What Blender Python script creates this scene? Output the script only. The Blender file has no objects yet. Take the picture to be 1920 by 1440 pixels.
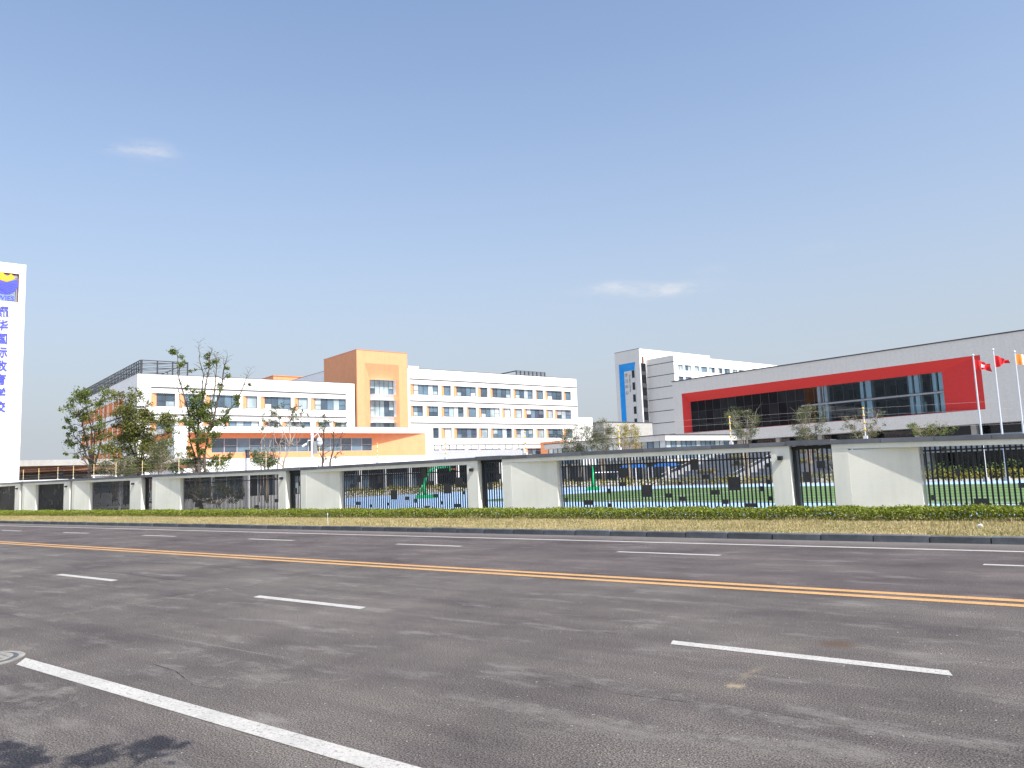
import bpy, math, random
from mathutils import Vector, Matrix
R = math.radians
scn = bpy.context.scene
col = scn.collection

# ------------------------------------------------------------------ camera
cd = bpy.data.cameras.new('camera')
cd.sensor_width = 36.0
cd.lens = 36.0 * 1457.0 / 1920.0
cd.clip_start = 0.05
cd.clip_end = 6000
cam = bpy.data.objects.new('camera', cd)
col.objects.link(cam)
cam.matrix_world = Matrix(((0.78795, 0.10082, 0.60743, 0.0),
                           (0.61452, -0.06674, -0.78607, 0.0),
                           (-0.03871, 0.99266, -0.11455, 1.6),
                           (0, 0, 0, 1)))
scn.camera = cam

# ------------------------------------------------------------------ light
SUN_EL = R(50)
SUN_AZ = R(-11.0)                       # direction to the sun, measured from +X
tosun = Vector((math.cos(SUN_AZ) * math.cos(SUN_EL), math.sin(SUN_AZ) * math.cos(SUN_EL), math.sin(SUN_EL)))
world = bpy.data.worlds.new('World')
scn.world = world
world.use_nodes = True
wn = world.node_tree
wn.nodes.clear()
wo = wn.nodes.new('ShaderNodeOutputWorld')
bg = wn.nodes.new('ShaderNodeBackground')
sky = wn.nodes.new('ShaderNodeTexSky')
sky.sky_type = 'NISHITA'
sky.sun_disc = False
sky.sun_elevation = SUN_EL
sky.sun_rotation = math.pi / 2 - SUN_AZ
sky.altitude = 20
sky.air_density = 1.0
sky.dust_density = 2.2
sky.ozone_density = 2.5
bg.inputs['Strength'].default_value = 0.15
# thin clouds: soft noise wisps around three directions of the sky
geo = wn.nodes.new('ShaderNodeTexCoord')
mapn = wn.nodes.new('ShaderNodeMapping')
mapn.inputs['Scale'].default_value = (30, 30, 90)
nz = wn.nodes.new('ShaderNodeTexNoise')
nz.inputs['Scale'].default_value = 1.0
nz.inputs['Detail'].default_value = 8
nz.inputs['Roughness'].default_value = 0.62
wn.links.new(geo.outputs['Generated'], mapn.inputs['Vector'])
wn.links.new(mapn.outputs['Vector'], nz.inputs['Vector'])
nr = wn.nodes.new('ShaderNodeMapRange')
nr.inputs['From Min'].default_value = 0.33
nr.inputs['From Max'].default_value = 0.66
wn.links.new(nz.outputs['Fac'], nr.inputs['Value'])
def wmath(op, a, b=None):
    n = wn.nodes.new('ShaderNodeMath')
    n.operation = op
    for i, v in enumerate((a, b)):
        if v is None:
            continue
        if isinstance(v, (int, float)):
            n.inputs[i].default_value = v
        else:
            wn.links.new(v, n.inputs[i])
    return n.outputs[0]
CLOUDS = [((-0.8247, 0.4213, 0.3772), 0.024, 0.0080, 0.6),
          ((-0.8400, 0.3930, 0.3740), 0.020, 0.0050, 0.3),
          ((-0.4240, 0.8782, 0.2212), 0.040, 0.0075, 0.85),
          ((-0.4845, 0.8444, 0.2285), 0.036, 0.0065, 0.75),
          ((-0.3769, 0.8949, 0.2391), 0.018, 0.0055, 0.3),
          ((-0.2588, 0.9327, 0.2510), 0.026, 0.0060, 0.12)]
total = None
for d, wh, wv, amt in CLOUDS:
    d = Vector(d).normalized()
    side = d.cross(Vector((0, 0, 1))).normalized()
    upv = side.cross(d)
    def dotn(v):
        n = wn.nodes.new('ShaderNodeVectorMath')
        n.operation = 'DOT_PRODUCT'
        wn.links.new(geo.outputs['Generated'], n.inputs[0])
        n.inputs[1].default_value = v
        return n.outputs['Value']
    h = wmath('DIVIDE', dotn(side), wh)
    v = wmath('DIVIDE', dotn(upv), wv)
    rr = wmath('ADD', wmath('MULTIPLY', h, h), wmath('MULTIPLY', v, v))
    m = wmath('POWER', 2.718, wmath('MULTIPLY', rr, -1.0))
    m = wmath('MULTIPLY', m, wmath('GREATER_THAN', dotn(d), 0.5))
    m = wmath('MULTIPLY', m, amt)
    total = m if total is None else wmath('ADD', total, m)
cl = wmath('MULTIPLY', total, nr.outputs['Result'])
# pale haze that thickens evenly towards the horizon all round
sepz = wn.nodes.new('ShaderNodeSeparateXYZ')
wn.links.new(geo.outputs['Generated'], sepz.inputs[0])
elev = wmath('MAXIMUM', sepz.outputs['Z'], 0.0)
hz = wmath('POWER', 2.718, wmath('MULTIPLY', wmath('POWER', wmath('DIVIDE', elev, 0.33), 1.6), -1.0))
hmix = wn.nodes.new('ShaderNodeMixRGB')
wn.links.new(hz, hmix.inputs['Fac'])
wn.links.new(sky.outputs['Color'], hmix.inputs['Color1'])
hmix.inputs['Color2'].default_value = (2.28, 2.46, 2.68, 1)
mix = wn.nodes.new('ShaderNodeMixRGB')
wn.links.new(cl, mix.inputs['Fac'])
wn.links.new(hmix.outputs['Color'], mix.inputs['Color1'])
mix.inputs['Color2'].default_value = (3.5, 3.55, 3.7, 1)
wn.links.new(mix.outputs['Color'], bg.inputs['Color'])
wn.links.new(bg.outputs['Background'], wo.inputs['Surface'])

sl = bpy.data.lights.new('sun', 'SUN')
sl.energy = 4.0
sl.angle = R(0.53)
sl.color = (1.0, 0.955, 0.88)
so = bpy.data.objects.new('sun', sl)
col.objects.link(so)
so.location = tosun * 100
so.rotation_euler = (-tosun).to_track_quat('-Z', 'Y').to_euler()

scn.view_settings.view_transform = 'Standard'
scn.view_settings.look = 'None'
scn.view_settings.gamma = 1.0
scn.view_settings.exposure = 0.68
scn.view_settings.use_curve_mapping = False
scn.cycles.max_bounces = 6
scn.cycles.transparent_max_bounces = 12

# ------------------------------------------------------------------ materials
MATS = {}
def nodes_of(name):
    m = bpy.data.materials.new(name)
    m.use_nodes = True
    nt = m.node_tree
    b = nt.nodes['Principled BSDF']
    return m, nt, b
def noise(nt, scale, detail=4, rough=0.55, vec=None, sc3=None):
    tc = nt.nodes.new('ShaderNodeTexCoord')
    n = nt.nodes.new('ShaderNodeTexNoise')
    n.inputs['Scale'].default_value = scale
    n.inputs['Detail'].default_value = detail
    n.inputs['Roughness'].default_value = rough
    src = tc.outputs['Object']
    if sc3:
        mp = nt.nodes.new('ShaderNodeMapping')
        mp.inputs['Scale'].default_value = sc3
        nt.links.new(src, mp.inputs['Vector'])
        src = mp.outputs['Vector']
    nt.links.new(src, n.inputs['Vector'])
    return n.outputs['Fac']
def ramp(nt, fac, a, b, pa=0.3, pb=0.7):
    r = nt.nodes.new('ShaderNodeValToRGB')
    r.color_ramp.elements[0].position = pa
    r.color_ramp.elements[0].color = (*a, 1)
    r.color_ramp.elements[1].position = pb
    r.color_ramp.elements[1].color = (*b, 1)
    nt.links.new(fac, r.inputs['Fac'])
    return r.outputs['Color']
def mixc(nt, fac, a, b, mode='MIX'):
    m = nt.nodes.new('ShaderNodeMixRGB')
    m.blend_type = mode
    for k, v in (('Fac', fac), ('Color1', a), ('Color2', b)):
        if isinstance(v, (int, float)):
            m.inputs[k].default_value = v
        elif isinstance(v, tuple):
            m.inputs[k].default_value = (*v, 1)
        else:
            nt.links.new(v, m.inputs[k])
    return m.outputs['Color']
def bump(nt, b, h, strength=0.3, dist=0.02):
    bp = nt.nodes.new('ShaderNodeBump')
    bp.inputs['Strength'].default_value = strength
    bp.inputs['Distance'].default_value = dist
    nt.links.new(h, bp.inputs['Height'])
    nt.links.new(bp.outputs['Normal'], b.inputs['Normal'])
def mat(name, c, rough=0.8, var=0.08, scale=1.5, metal=0.0, bmp=0.0, bscale=60, spec=0.4, streak=0.0):
    m, nt, b = nodes_of(name)
    lo = tuple(max(0, x * (1 - var)) for x in c)
    hi = tuple(min(1, x * (1 + var)) for x in c)
    cc = ramp(nt, noise(nt, scale, 5, 0.6), lo, hi)
    if streak:
        st = noise(nt, 1.0, 5, 0.6, sc3=(2.2, 2.2, 0.22))
        cc = mixc(nt, 1.0, cc, ramp(nt, st, (1 - streak,) * 3, (1, 1, 1), 0.30, 0.55), 'MULTIPLY')
    nt.links.new(cc, b.inputs['Base Color'])
    b.inputs['Roughness'].default_value = rough
    b.inputs['Metallic'].default_value = metal
    b.inputs['Specular IOR Level'].default_value = spec
    if bmp:
        bump(nt, b, noise(nt, bscale, 3), bmp)
    MATS[name] = m
    return m
mat('white_render', (0.86, 0.86, 0.85), 0.85, 0.03, 0.6, streak=0.05, bmp=0.15, bscale=25)
mat('wall_cream', (0.87, 0.87, 0.79), 0.9, 0.045, 0.9, streak=0.11, bmp=0.35, bscale=70)
mat('grey_tile', (0.68, 0.66, 0.62), 0.7, 0.06, 2.5, streak=0.06, bmp=0.5, bscale=6)
mat('orange', (0.79, 0.35, 0.175), 0.8, 0.05, 1.2, bmp=0.25, bscale=10, streak=0.05)
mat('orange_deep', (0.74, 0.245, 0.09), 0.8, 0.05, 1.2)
mat('red_panel', (0.62, 0.034, 0.032), 0.6, 0.06, 3.0, bmp=0.3, bscale=7)
mat('blue_panel', (0.005, 0.27, 0.72), 0.55, 0.08, 0.8)
mat('pale_blue', (0.42, 0.60, 0.85), 0.6, 0.05)
mat('groove', (0.10, 0.09, 0.09), 0.8, 0.1)
mat('frame_dark', (0.055, 0.06, 0.07), 0.45, 0.15, spec=0.5)
mat('steel_dark', (0.045, 0.047, 0.055), 0.5, 0.2, 4)
mat('bar_black', (0.020, 0.021, 0.025), 0.5, 0.25, 5)
mat('plate_grey', (0.055, 0.055, 0.06), 0.55, 0.2, 6)
mat('coping', (0.135, 0.145, 0.17), 0.5, 0.15, 2.0, streak=0.12)
mat('sign_white', (0.86, 0.86, 0.85), 0.6, 0.02, 0.5)
mat('sign_blue', (0.075, 0.09, 0.72), 0.5, 0.06)
mat('sign_yellow', (0.85, 0.42, 0.03), 0.5, 0.05)
mat('text_grey', (0.25, 0.24, 0.25), 0.6, 0.08)
mat('brown_soffit', (0.20, 0.085, 0.04), 0.7, 0.2, 2)
mat('concrete', (0.40, 0.39, 0.37), 0.9, 0.1, 2.5, streak=0.12, bmp=0.2)
mat('concrete_grey', (0.30, 0.31, 0.33), 0.9, 0.12, 2.0)
mat('paving', (0.44, 0.43, 0.41), 0.95, 0.12, 0.8)
mat('manhole_cement', (0.25, 0.24, 0.22), 0.9, 0.3, 9, bmp=0.3, bscale=60)
mat('kerb_stone', (0.085, 0.092, 0.10), 0.75, 0.35, 3.5, bmp=0.2)
for nm_, lo_ in (('kerb_stone', 0.85), ('coping', 0.75)):
    nt_ = MATS[nm_].node_tree
    b_ = nt_.nodes['Principled BSDF']
    oi_ = nt_.nodes.new('ShaderNodeObjectInfo')
    src_ = b_.inputs['Base Color'].links[0].from_socket
    nt_.links.new(mixc(nt_, 1.0, src_, ramp(nt_, oi_.outputs['Random'], (lo_,) * 3, (1.35,) * 3, 0.0, 1.0), 'MULTIPLY'), b_.inputs['Base Color'])
mat('white_metal', (0.78, 0.78, 0.80), 0.4, 0.04)
mat('pole_metal', (0.68, 0.67, 0.69), 0.35, 0.06, metal=0.2)
mat('yellow_plastic', (0.80, 0.50, 0.02), 0.5, 0.08)
mat('green_plastic', (0.01, 0.42, 0.14), 0.45, 0.12)
mat('blue_fabric', (0.01, 0.11, 0.38), 0.7, 0.12)
mat('dark_glass', (0.012, 0.014, 0.018), 0.08, 0.2, spec=0.5)
mat('interior_dark', (0.03, 0.032, 0.036), 0.9, 0.2)
mat('interior_wall', (0.09, 0.105, 0.12), 0.9, 0.1)
mat('column_pale', (0.86, 0.90, 0.92), 0.8, 0.05)
mat('bark', (0.115, 0.088, 0.068), 0.95, 0.3, 12, bmp=0.4)
mat('bark_pale', (0.36, 0.29, 0.23), 0.95, 0.25, 12, bmp=0.4)
mat('flag_red', (0.62, 0.02, 0.025), 0.8, 0.12, 3)
mat('flag_white', (0.80, 0.78, 0.80), 0.8, 0.05, 3)
mat('flag_orange', (0.85, 0.30, 0.06), 0.8, 0.05, 3)
mat('flag_purple', (0.16, 0.07, 0.35), 0.8, 0.05, 3)
mat('planter_earth', (0.20, 0.16, 0.10), 0.95, 0.2)
mat('awning_grey', (0.40, 0.41, 0.44), 0.8, 0.06)

def glass(name, c, rough=0.06):
    m, nt, b = nodes_of(name)
    lo = tuple(x * 0.7 for x in c)
    hi = tuple(x * 1.3 for x in c)
    nt.links.new(ramp(nt, noise(nt, 0.45, 3), lo, hi), b.inputs['Base Color'])
    b.inputs['Roughness'].default_value = rough
    b.inputs['Specular IOR Level'].default_value = 0.9
    b.inputs['IOR'].default_value = 1.6
    bump(nt, b, noise(nt, 0.9, 2), 0.05, 0.05)
    MATS[name] = m
glass('pane_blue', (0.12, 0.19, 0.255))
glass('pane_dark', (0.055, 0.085, 0.12))
mat('dull_glass', (0.016, 0.017, 0.020), 0.35, 0.3, 0.6, spec=0.12)
mat('dull_glass_deep', (0.008, 0.008, 0.010), 0.4, 0.3, 0.6, spec=0.1)
glass('pane_pale', (0.36, 0.43, 0.46))
glass('pane_white', (0.60, 0.66, 0.68))
# see-through tinted glazing of the sports hall
m, nt, b = nodes_of('hall_glass')
out = nt.nodes['Material Output']
tr = nt.nodes.new('ShaderNodeBsdfTransparent')
tr.inputs['Color'].default_value = (0.68, 0.84, 0.92, 1)
gl = nt.nodes.new('ShaderNodeBsdfGlossy')
gl.inputs['Roughness'].default_value = 0.03
gl.inputs['Color'].default_value = (0.62, 0.68, 0.75, 1)
fr = nt.nodes.new('ShaderNodeFresnel')
fr.inputs['IOR'].default_value = 1.5
ms = nt.nodes.new('ShaderNodeMixShader')
nt.links.new(fr.outputs[0], ms.inputs[0])
nt.links.new(tr.outputs[0], ms.inputs[1])
nt.links.new(gl.outputs[0], ms.inputs[2])
nt.links.new(ms.outputs[0], out.inputs['Surface'])
MATS['hall_glass'] = m

# asphalt
m, nt, b = nodes_of('asphalt')
fine = noise(nt, 84, 4, 0.8)
speck = noise(nt, 30, 2, 0.6)
patch = noise(nt, 0.55, 6, 0.62)
streak = noise(nt, 1.0, 6, 0.65, sc3=(0.16, 1.7, 1))
streak2 = noise(nt, 1.0, 5, 0.7, sc3=(0.9, 2.6, 1))
base = ramp(nt, fine, (0.008, 0.0075, 0.0072), (0.188, 0.171, 0.158), 0.415, 0.60)
base = mixc(nt, 1.0, base, ramp(nt, patch, (0.66, 0.64, 0.67), (1.38, 1.36, 1.33), 0.30, 0.70), 'MULTIPLY')
base = mixc(nt, 1.0, base, ramp(nt, streak, (0.80, 0.78, 0.82), (1.22, 1.22, 1.20), 0.32, 0.70), 'MULTIPLY')
dust = ramp(nt, streak2, (0, 0, 0), (0.62, 0.62, 0.62), 0.54, 0.76)
base = mixc(nt, dust, base, (0.24, 0.225, 0.21))
chips = ramp(nt, speck, (0, 0, 0), (1, 1, 1), 0.705, 0.73)
base = mixc(nt, chips, base, (0.46, 0.44, 0.42))
# fine scuff lines dragged along the carriageway
scuff = noise(nt, 1.0, 4, 0.7, sc3=(0.10, 7.0, 1))
base = mixc(nt, ramp(nt, scuff, (0, 0, 0), (0.30, 0.30, 0.30), 0.66, 0.72), base, (0.27, 0.255, 0.245))
# the far carriageway is tinted slightly darker than the near one
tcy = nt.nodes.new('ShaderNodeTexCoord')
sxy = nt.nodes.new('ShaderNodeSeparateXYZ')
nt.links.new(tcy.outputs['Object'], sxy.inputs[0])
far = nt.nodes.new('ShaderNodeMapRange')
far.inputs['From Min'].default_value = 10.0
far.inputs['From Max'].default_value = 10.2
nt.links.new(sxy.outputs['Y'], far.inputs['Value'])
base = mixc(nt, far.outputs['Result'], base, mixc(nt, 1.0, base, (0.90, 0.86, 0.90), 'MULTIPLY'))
# dusty gutter strip along the kerb
gut = nt.nodes.new('ShaderNodeMapRange')
gut.inputs['From Min'].default_value = 15.6
gut.inputs['From Max'].default_value = 16.5
gut.inputs['To Max'].default_value = 0.55
nt.links.new(sxy.outputs['Y'], gut.inputs['Value'])
base = mixc(nt, gut.outputs['Result'], base, (0.20, 0.185, 0.17))
# local stains with a shape of their own: two spills and a sandy drip
tc = nt.nodes.new('ShaderNodeTexCoord')
wob = nt.nodes.new('ShaderNodeTexNoise')
wob.inputs['Scale'].default_value = 9
wob.inputs['Detail'].default_value = 5
nt.links.new(tc.outputs['Object'], wob.inputs['Vector'])
wsub = nt.nodes.new('ShaderNodeVectorMath')
wsub.operation = 'MULTIPLY_ADD'
nt.links.new(wob.outputs['Color'], wsub.inputs[0])
wsub.inputs[1].default_value = (0.22, 0.22, 0)
nt.links.new(tc.outputs['Object'], wsub.inputs[2])
def stain(base, x, y, rx, ry, c, amt):
    mp = nt.nodes.new('ShaderNodeVectorMath')
    mp.operation = 'SUBTRACT'
    nt.links.new(wsub.outputs[0], mp.inputs[0])
    mp.inputs[1].default_value = (x + 0.11, y + 0.11, 0)
    dv = nt.nodes.new('ShaderNodeVectorMath')
    dv.operation = 'DIVIDE'
    nt.links.new(mp.outputs[0], dv.inputs[0])
    dv.inputs[1].default_value = (rx, ry, 1)
    ln = nt.nodes.new('ShaderNodeVectorMath')
    ln.operation = 'LENGTH'
    nt.links.new(dv.outputs[0], ln.inputs[0])
    f = ramp(nt, ln.outputs['Value'], (amt,) * 3, (0, 0, 0), 0.25, 1.0)
    return mixc(nt, f, base, c)
base = stain(base, -2.13, 7.28, 0.20, 0.20, (0.085, 0.052, 0.030), 0.75)
base = stain(base, -2.38, 5.62, 0.10, 0.08, (0.30, 0.24, 0.16), 0.8)
base = stain(base, -2.42, 6.00, 0.045, 0.36, (0.21, 0.175, 0.12), 0.4)
base = stain(base, -2.50, 6.85, 0.30, 0.45, (0.13, 0.115, 0.10), 0.5)
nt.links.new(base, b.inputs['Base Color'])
b.inputs['Roughness'].default_value = 0.88
b.inputs['Specular IOR Level'].default_value = 0.25
bump(nt, b, fine, 0.45, 0.009)
MATS['asphalt'] = m

def paint(name, c, wear=0.45):
    m, nt, b = nodes_of(name)
    lo = ramp(nt, noise(nt, 3, 5, 0.65), tuple(x * 0.80 for x in c), c)
    lo = mixc(nt, 1.0, lo, ramp(nt, noise(nt, 55, 3, 0.8), (0.86, 0.86, 0.86), (1.06, 1.06, 1.06), 0.40, 0.62), 'MULTIPLY')
    nt.links.new(lo, b.inputs['Base Color'])
    b.inputs['Roughness'].default_value = 0.75
    w = ramp(nt, noise(nt, 34, 7, 0.85), (0, 0, 0), (wear,) * 3, 0.53, 0.62)
    out = nt.nodes['Material Output']
    tr = nt.nodes.new('ShaderNodeBsdfTransparent')
    ms = nt.nodes.new('ShaderNodeMixShader')
    nt.links.new(w, ms.inputs[0])
    nt.links.new(b.outputs[0], ms.inputs[1])
    nt.links.new(tr.outputs[0], ms.inputs[2])
    nt.links.new(ms.outputs[0], out.inputs['Surface'])
    MATS[name] = m
# thin dust drags and hairline cracks lying on the asphalt
def film(name, c, lo, hi, amt, sc3=(2, 2, 2)):
    m, nt, b = nodes_of(name)
    b.inputs['Base Color'].default_value = (*c, 1)
    b.inputs['Roughness'].default_value = 0.9
    w = ramp(nt, noise(nt, 1.0, 7, 0.75, sc3=sc3), (0, 0, 0), (amt,) * 3, lo, hi)
    out = nt.nodes['Material Output']
    tr = nt.nodes.new('ShaderNodeBsdfTransparent')
    ms = nt.nodes.new('ShaderNodeMixShader')
    nt.links.new(w, ms.inputs[0])
    nt.links.new(tr.outputs[0], ms.inputs[1])
    nt.links.new(b.outputs[0], ms.inputs[2])
    nt.links.new(ms.outputs[0], out.inputs['Surface'])
    MATS[name] = m
film('dust_film', (0.25, 0.235, 0.215), 0.46, 0.72, 0.75, (5, 5, 5))
film('crack_film', (0.012, 0.011, 0.011), 0.35, 0.6, 0.85, (3, 3, 3))
paint('paint_white', (0.49, 0.475, 0.445), 0.6)
paint('paint_yellow', (0.56, 0.32, 0.125), 0.55)

# dry lawn, turf, track
m, nt, b = nodes_of('dry_lawn')
c1 = ramp(nt, noise(nt, 1.1, 6, 0.7, sc3=(0.6, 1.3, 1)), (0.25, 0.21, 0.085), (0.46, 0.36, 0.19), 0.36, 0.62)
c1 = mixc(nt, ramp(nt, noise(nt, 0.7, 5, 0.65), (0, 0, 0), (0.85, 0.85, 0.85), 0.50, 0.66), c1, (0.14, 0.16, 0.035))
c1 = mixc(nt, 1.0, c1, ramp(nt, noise(nt, 38, 4, 0.7), (0.55, 0.55, 0.55), (1.35, 1.35, 1.35)), 'MULTIPLY')
nt.links.new(c1, b.inputs['Base Color'])
b.inputs['Roughness'].default_value = 0.95
bump(nt, b, noise(nt, 30, 4), 0.8, 0.06)
MATS['dry_lawn'] = m
m, nt, b = nodes_of('turf')
wv = nt.nodes.new('ShaderNodeTexWave')
wv.bands_direction = 'Y'
wv.inputs['Scale'].default_value = 0.105
wv.inputs['Distortion'].default_value = 0.6
tcn = nt.nodes.new('ShaderNodeTexCoord')
nt.links.new(tcn.outputs['Object'], wv.inputs['Vector'])
g1 = ramp(nt, wv.outputs['Fac'], (0.062, 0.135, 0.034), (0.115, 0.195, 0.058), 0.35, 0.65)
g1 = mixc(nt, 1.0, g1, ramp(nt, noise(nt, 0.8, 5), (0.8, 0.8, 0.8), (1.2, 1.2, 1.2)), 'MULTIPLY')
nt.links.new(g1, b.inputs['Base Color'])
b.inputs['Roughness'].default_value = 0.9
bump(nt, b, noise(nt, 20, 3), 0.5, 0.03)
MATS['turf'] = m
mat('track_blue', (0.32, 0.48, 0.72), 0.85, 0.10, 0.7)

def leafmat(name, lo, hi):
    m, nt, b = nodes_of(name)
    gi = nt.nodes.new('ShaderNodeNewGeometry')
    c = ramp(nt, gi.outputs['Random Per Island'], lo, hi, 0.0, 1.0)
    nt.links.new(c, b.inputs['Base Color'])
    b.inputs['Roughness'].default_value = 0.6
    b.inputs['Specular IOR Level'].default_value = 0.3
    out = nt.nodes['Material Output']
    t = nt.nodes.new('ShaderNodeBsdfTranslucent')
    nt.links.new(c, t.inputs['Color'])
    ms = nt.nodes.new('ShaderNodeMixShader')
    ms.inputs[0].default_value = 0.28
    nt.links.new(b.outputs[0], ms.inputs[1])
    nt.links.new(t.outputs[0], ms.inputs[2])
    nt.links.new(ms.outputs[0], out.inputs['Surface'])
    MATS[name] = m
leafmat('leaf_green', (0.050, 0.085, 0.014), (0.21, 0.25, 0.06))
leafmat('leaf_dark', (0.035, 0.075, 0.014), (0.13, 0.18, 0.045))
leafmat('leaf_olive', (0.060, 0.075, 0.028), (0.17, 0.18, 0.075))
leafmat('leaf_olive2', (0.065, 0.085, 0.018), (0.26, 0.26, 0.075))
leafmat('leaf_yellow', (0.14, 0.13, 0.015), (0.42, 0.33, 0.03))
leafmat('leaf_hedge', (0.085, 0.125, 0.012), (0.33, 0.38, 0.05))
leafmat('leaf_shrub', (0.12, 0.12, 0.02), (0.40, 0.34, 0.05))
leafmat('grass_blade', (0.20, 0.20, 0.065), (0.60, 0.48, 0.27))

# ------------------------------------------------------------------ helpers
GR = math.atan2(-0.2282, 0.9736)           # the school's own grid is turned against the road
CG, SG = math.cos(GR), math.sin(GR)
def g2w(a, b):
    return (a * CG - b * SG, a * SG + b * CG)
def w2g(x, y):
    return (x * CG + y * SG, -x * SG + y * CG)
def tag(o, label=None, cat=None, group=None, kind=None):
    if label: o['label'] = label
    if cat: o['category'] = cat
    if group: o['group'] = group
    if kind: o['kind'] = kind
    return o
def empty(name, loc, rz=0.0):
    o = bpy.data.objects.new(name, None)
    o.empty_display_size = 0.2
    col.objects.link(o)
    o.location = loc
    o.rotation_euler = (0, 0, rz)
    return o
class MB:
    def __init__(s, off=(0, 0, 0)):
        s.v = []; s.f = []; s.o = off
    def P(s, pts):
        i0 = len(s.v)
        o = s.o
        s.v += [(p[0] - o[0], p[1] - o[1], p[2] - o[2]) for p in pts]
        return i0
    def poly(s, *pts):
        i = s.P(pts)
        s.f.append(tuple(range(i, i + len(pts))))
        return s
    def box(s, x0, x1, y0, y1, z0, z1):
        i = s.P([(x0, y0, z0), (x1, y0, z0), (x1, y1, z0), (x0, y1, z0), (x0, y0, z1), (x1, y0, z1), (x1, y1, z1), (x0, y1, z1)])
        s.f += [(i, i+3, i+2, i+1), (i+4, i+5, i+6, i+7), (i, i+1, i+5, i+4), (i+1, i+2, i+6, i+5), (i+2, i+3, i+7, i+6), (i+3, i, i+4, i+7)]
        return s
    def hexa(s, p):                         # eight points: bottom ring then top ring
        i = s.P(p)
        s.f += [(i, i+3, i+2, i+1), (i+4, i+5, i+6, i+7), (i, i+1, i+5, i+4), (i+1, i+2, i+6, i+5), (i+2, i+3, i+7, i+6), (i+3, i, i+4, i+7)]
        return s
    def prism(s, ring, z0, z1):
        n = len(ring)
        i = s.P([(x, y, z0) for x, y in ring] + [(x, y, z1) for x, y in ring])
        s.f.append(tuple(range(i + n - 1, i - 1, -1)))
        s.f.append(tuple(range(i + n, i + 2 * n)))
        for k in range(n):
            s.f.append((i + k, i + (k + 1) % n, i + n + (k + 1) % n, i + n + k))
        return s
    def tube(s, pts, rad, n=8, caps=True):
        if not isinstance(rad, (list, tuple)):
            rad = [rad] * len(pts)
        rings = []
        pts = [Vector(p) for p in pts]
        for k, p in enumerate(pts):
            d = (pts[min(k + 1, len(pts) - 1)] - pts[max(k - 1, 0)])
            d = d.normalized() if d.length > 1e-9 else Vector((0, 0, 1))
            u = d.cross(Vector((0.31, 0.17, 0.93)))
            if u.length < 0.1:
                u = d.cross(Vector((1, 0, 0)))
            u.normalize()
            w = d.cross(u)
            rings.append(s.P([tuple(p + (u * math.cos(2 * math.pi * j / n) + w * math.sin(2 * math.pi * j / n)) * rad[k]) for j in range(n)]))
        for k in range(len(pts) - 1):
            for j in range(n):
                s.f.append((rings[k] + j, rings[k] + (j + 1) % n, rings[k + 1] + (j + 1) % n, rings[k + 1] + j))
        if caps:
            s.f.append(tuple(rings[0] + j for j in range(n - 1, -1, -1)))
            s.f.append(tuple(rings[-1] + j for j in range(n)))
        return s
    def ball(s, c, r, n=8, sz=1.0):
        pts = []
        k = 6
        s.tube([(c[0], c[1], c[2] + sz * r * math.cos(math.pi * j / k) * -1) for j in range(k + 1)],
               [max(0.002, r * math.sin(math.pi * j / k)) for j in range(k + 1)], n)
        return s
    def build(s, name, m, parent=None, smooth=False):
        me = bpy.data.meshes.new(name)
        me.from_pydata(s.v, [], s.f)
        me.update()
        if smooth:
            me.polygons.foreach_set('use_smooth', [True] * len(me.polygons))
        me.materials.append(MATS[m])
        o = bpy.data.objects.new(name, me)
        col.objects.link(o)
        if parent:
            o.parent = parent
        return o
def share(name, me, loc, parent=None, scale=None, rz=0):
    o = bpy.data.objects.new(name, me)
    col.objects.link(o)
    o.location = loc
    if scale: o.scale = scale
    if rz: o.rotation_euler = (0, 0, rz)
    if parent: o.parent = parent
    return o
def text_mesh(name, txt, size, m, parent, mw, depth=0.02, align='CENTER', sx=1.0, bold=0.0):
    c = bpy.data.curves.new(name, 'FONT')
    c.body = txt
    c.size = size
    c.extrude = depth
    c.offset = bold
    c.align_x = align
    c.align_y = 'CENTER'
    c.resolution_u = 2
    t = bpy.data.objects.new(name + '_src', c)
    col.objects.link(t)
    dg = bpy.context.evaluated_depsgraph_get()
    me = bpy.data.meshes.new_from_object(t.evaluated_get(dg))
    bpy.data.objects.remove(t)
    me.materials.clear()
    me.materials.append(MATS[m])
    me.name = name
    o = bpy.data.objects.new(name, me)
    col.objects.link(o)
    o.parent = parent
    o.matrix_local = mw
    return o
def struct(o):
    o['kind'] = 'structure'
    return o
rnd = random.Random(7)

# ------------------------------------------------------------------ ground and road
struct(MB().box(-2500, 2500, -2500, 2500, -0.30, -0.03).build('ground', 'paving'))
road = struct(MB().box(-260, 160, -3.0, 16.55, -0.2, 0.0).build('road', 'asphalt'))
struct(MB().box(-260, 160, -8.0, -3.0, -0.2, 0.12).build('pavement', 'paving'))
def strip(name, x0, x1, y0, y1, m, z=0.004, skew=0.0):
    return struct(MB().poly((x0, y0, z), (x1, y0, z), (x1 + skew, y1, z), (x0 + skew, y1, z)).build(name, m))
strip('edge_line', -7.9 - 0.45, 12, 3.045, 3.215, 'paint_white', skew=-0.25)
k = 0
for i in range(-14, 4):
    x0 = -3.40 + i * 6.5
    strip('lane_dash', x0, x0 + 2.27, 6.61, 6.755, 'paint_white', skew=-0.05)
for i in range(-14, 3):
    x0 = -7.95 + i * 6.2
    strip('lane_dash', x0, x0 + 2.12, 13.38, 13.52, 'paint_white')
strip('centre_line', -240, 60, 9.86, 10.03, 'paint_yellow')
strip('centre_line', -240, 60, 10.19, 10.36, 'paint_yellow')
strip('edge_line', -240, 60, 15.30, 15.45, 'paint_white')
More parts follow.
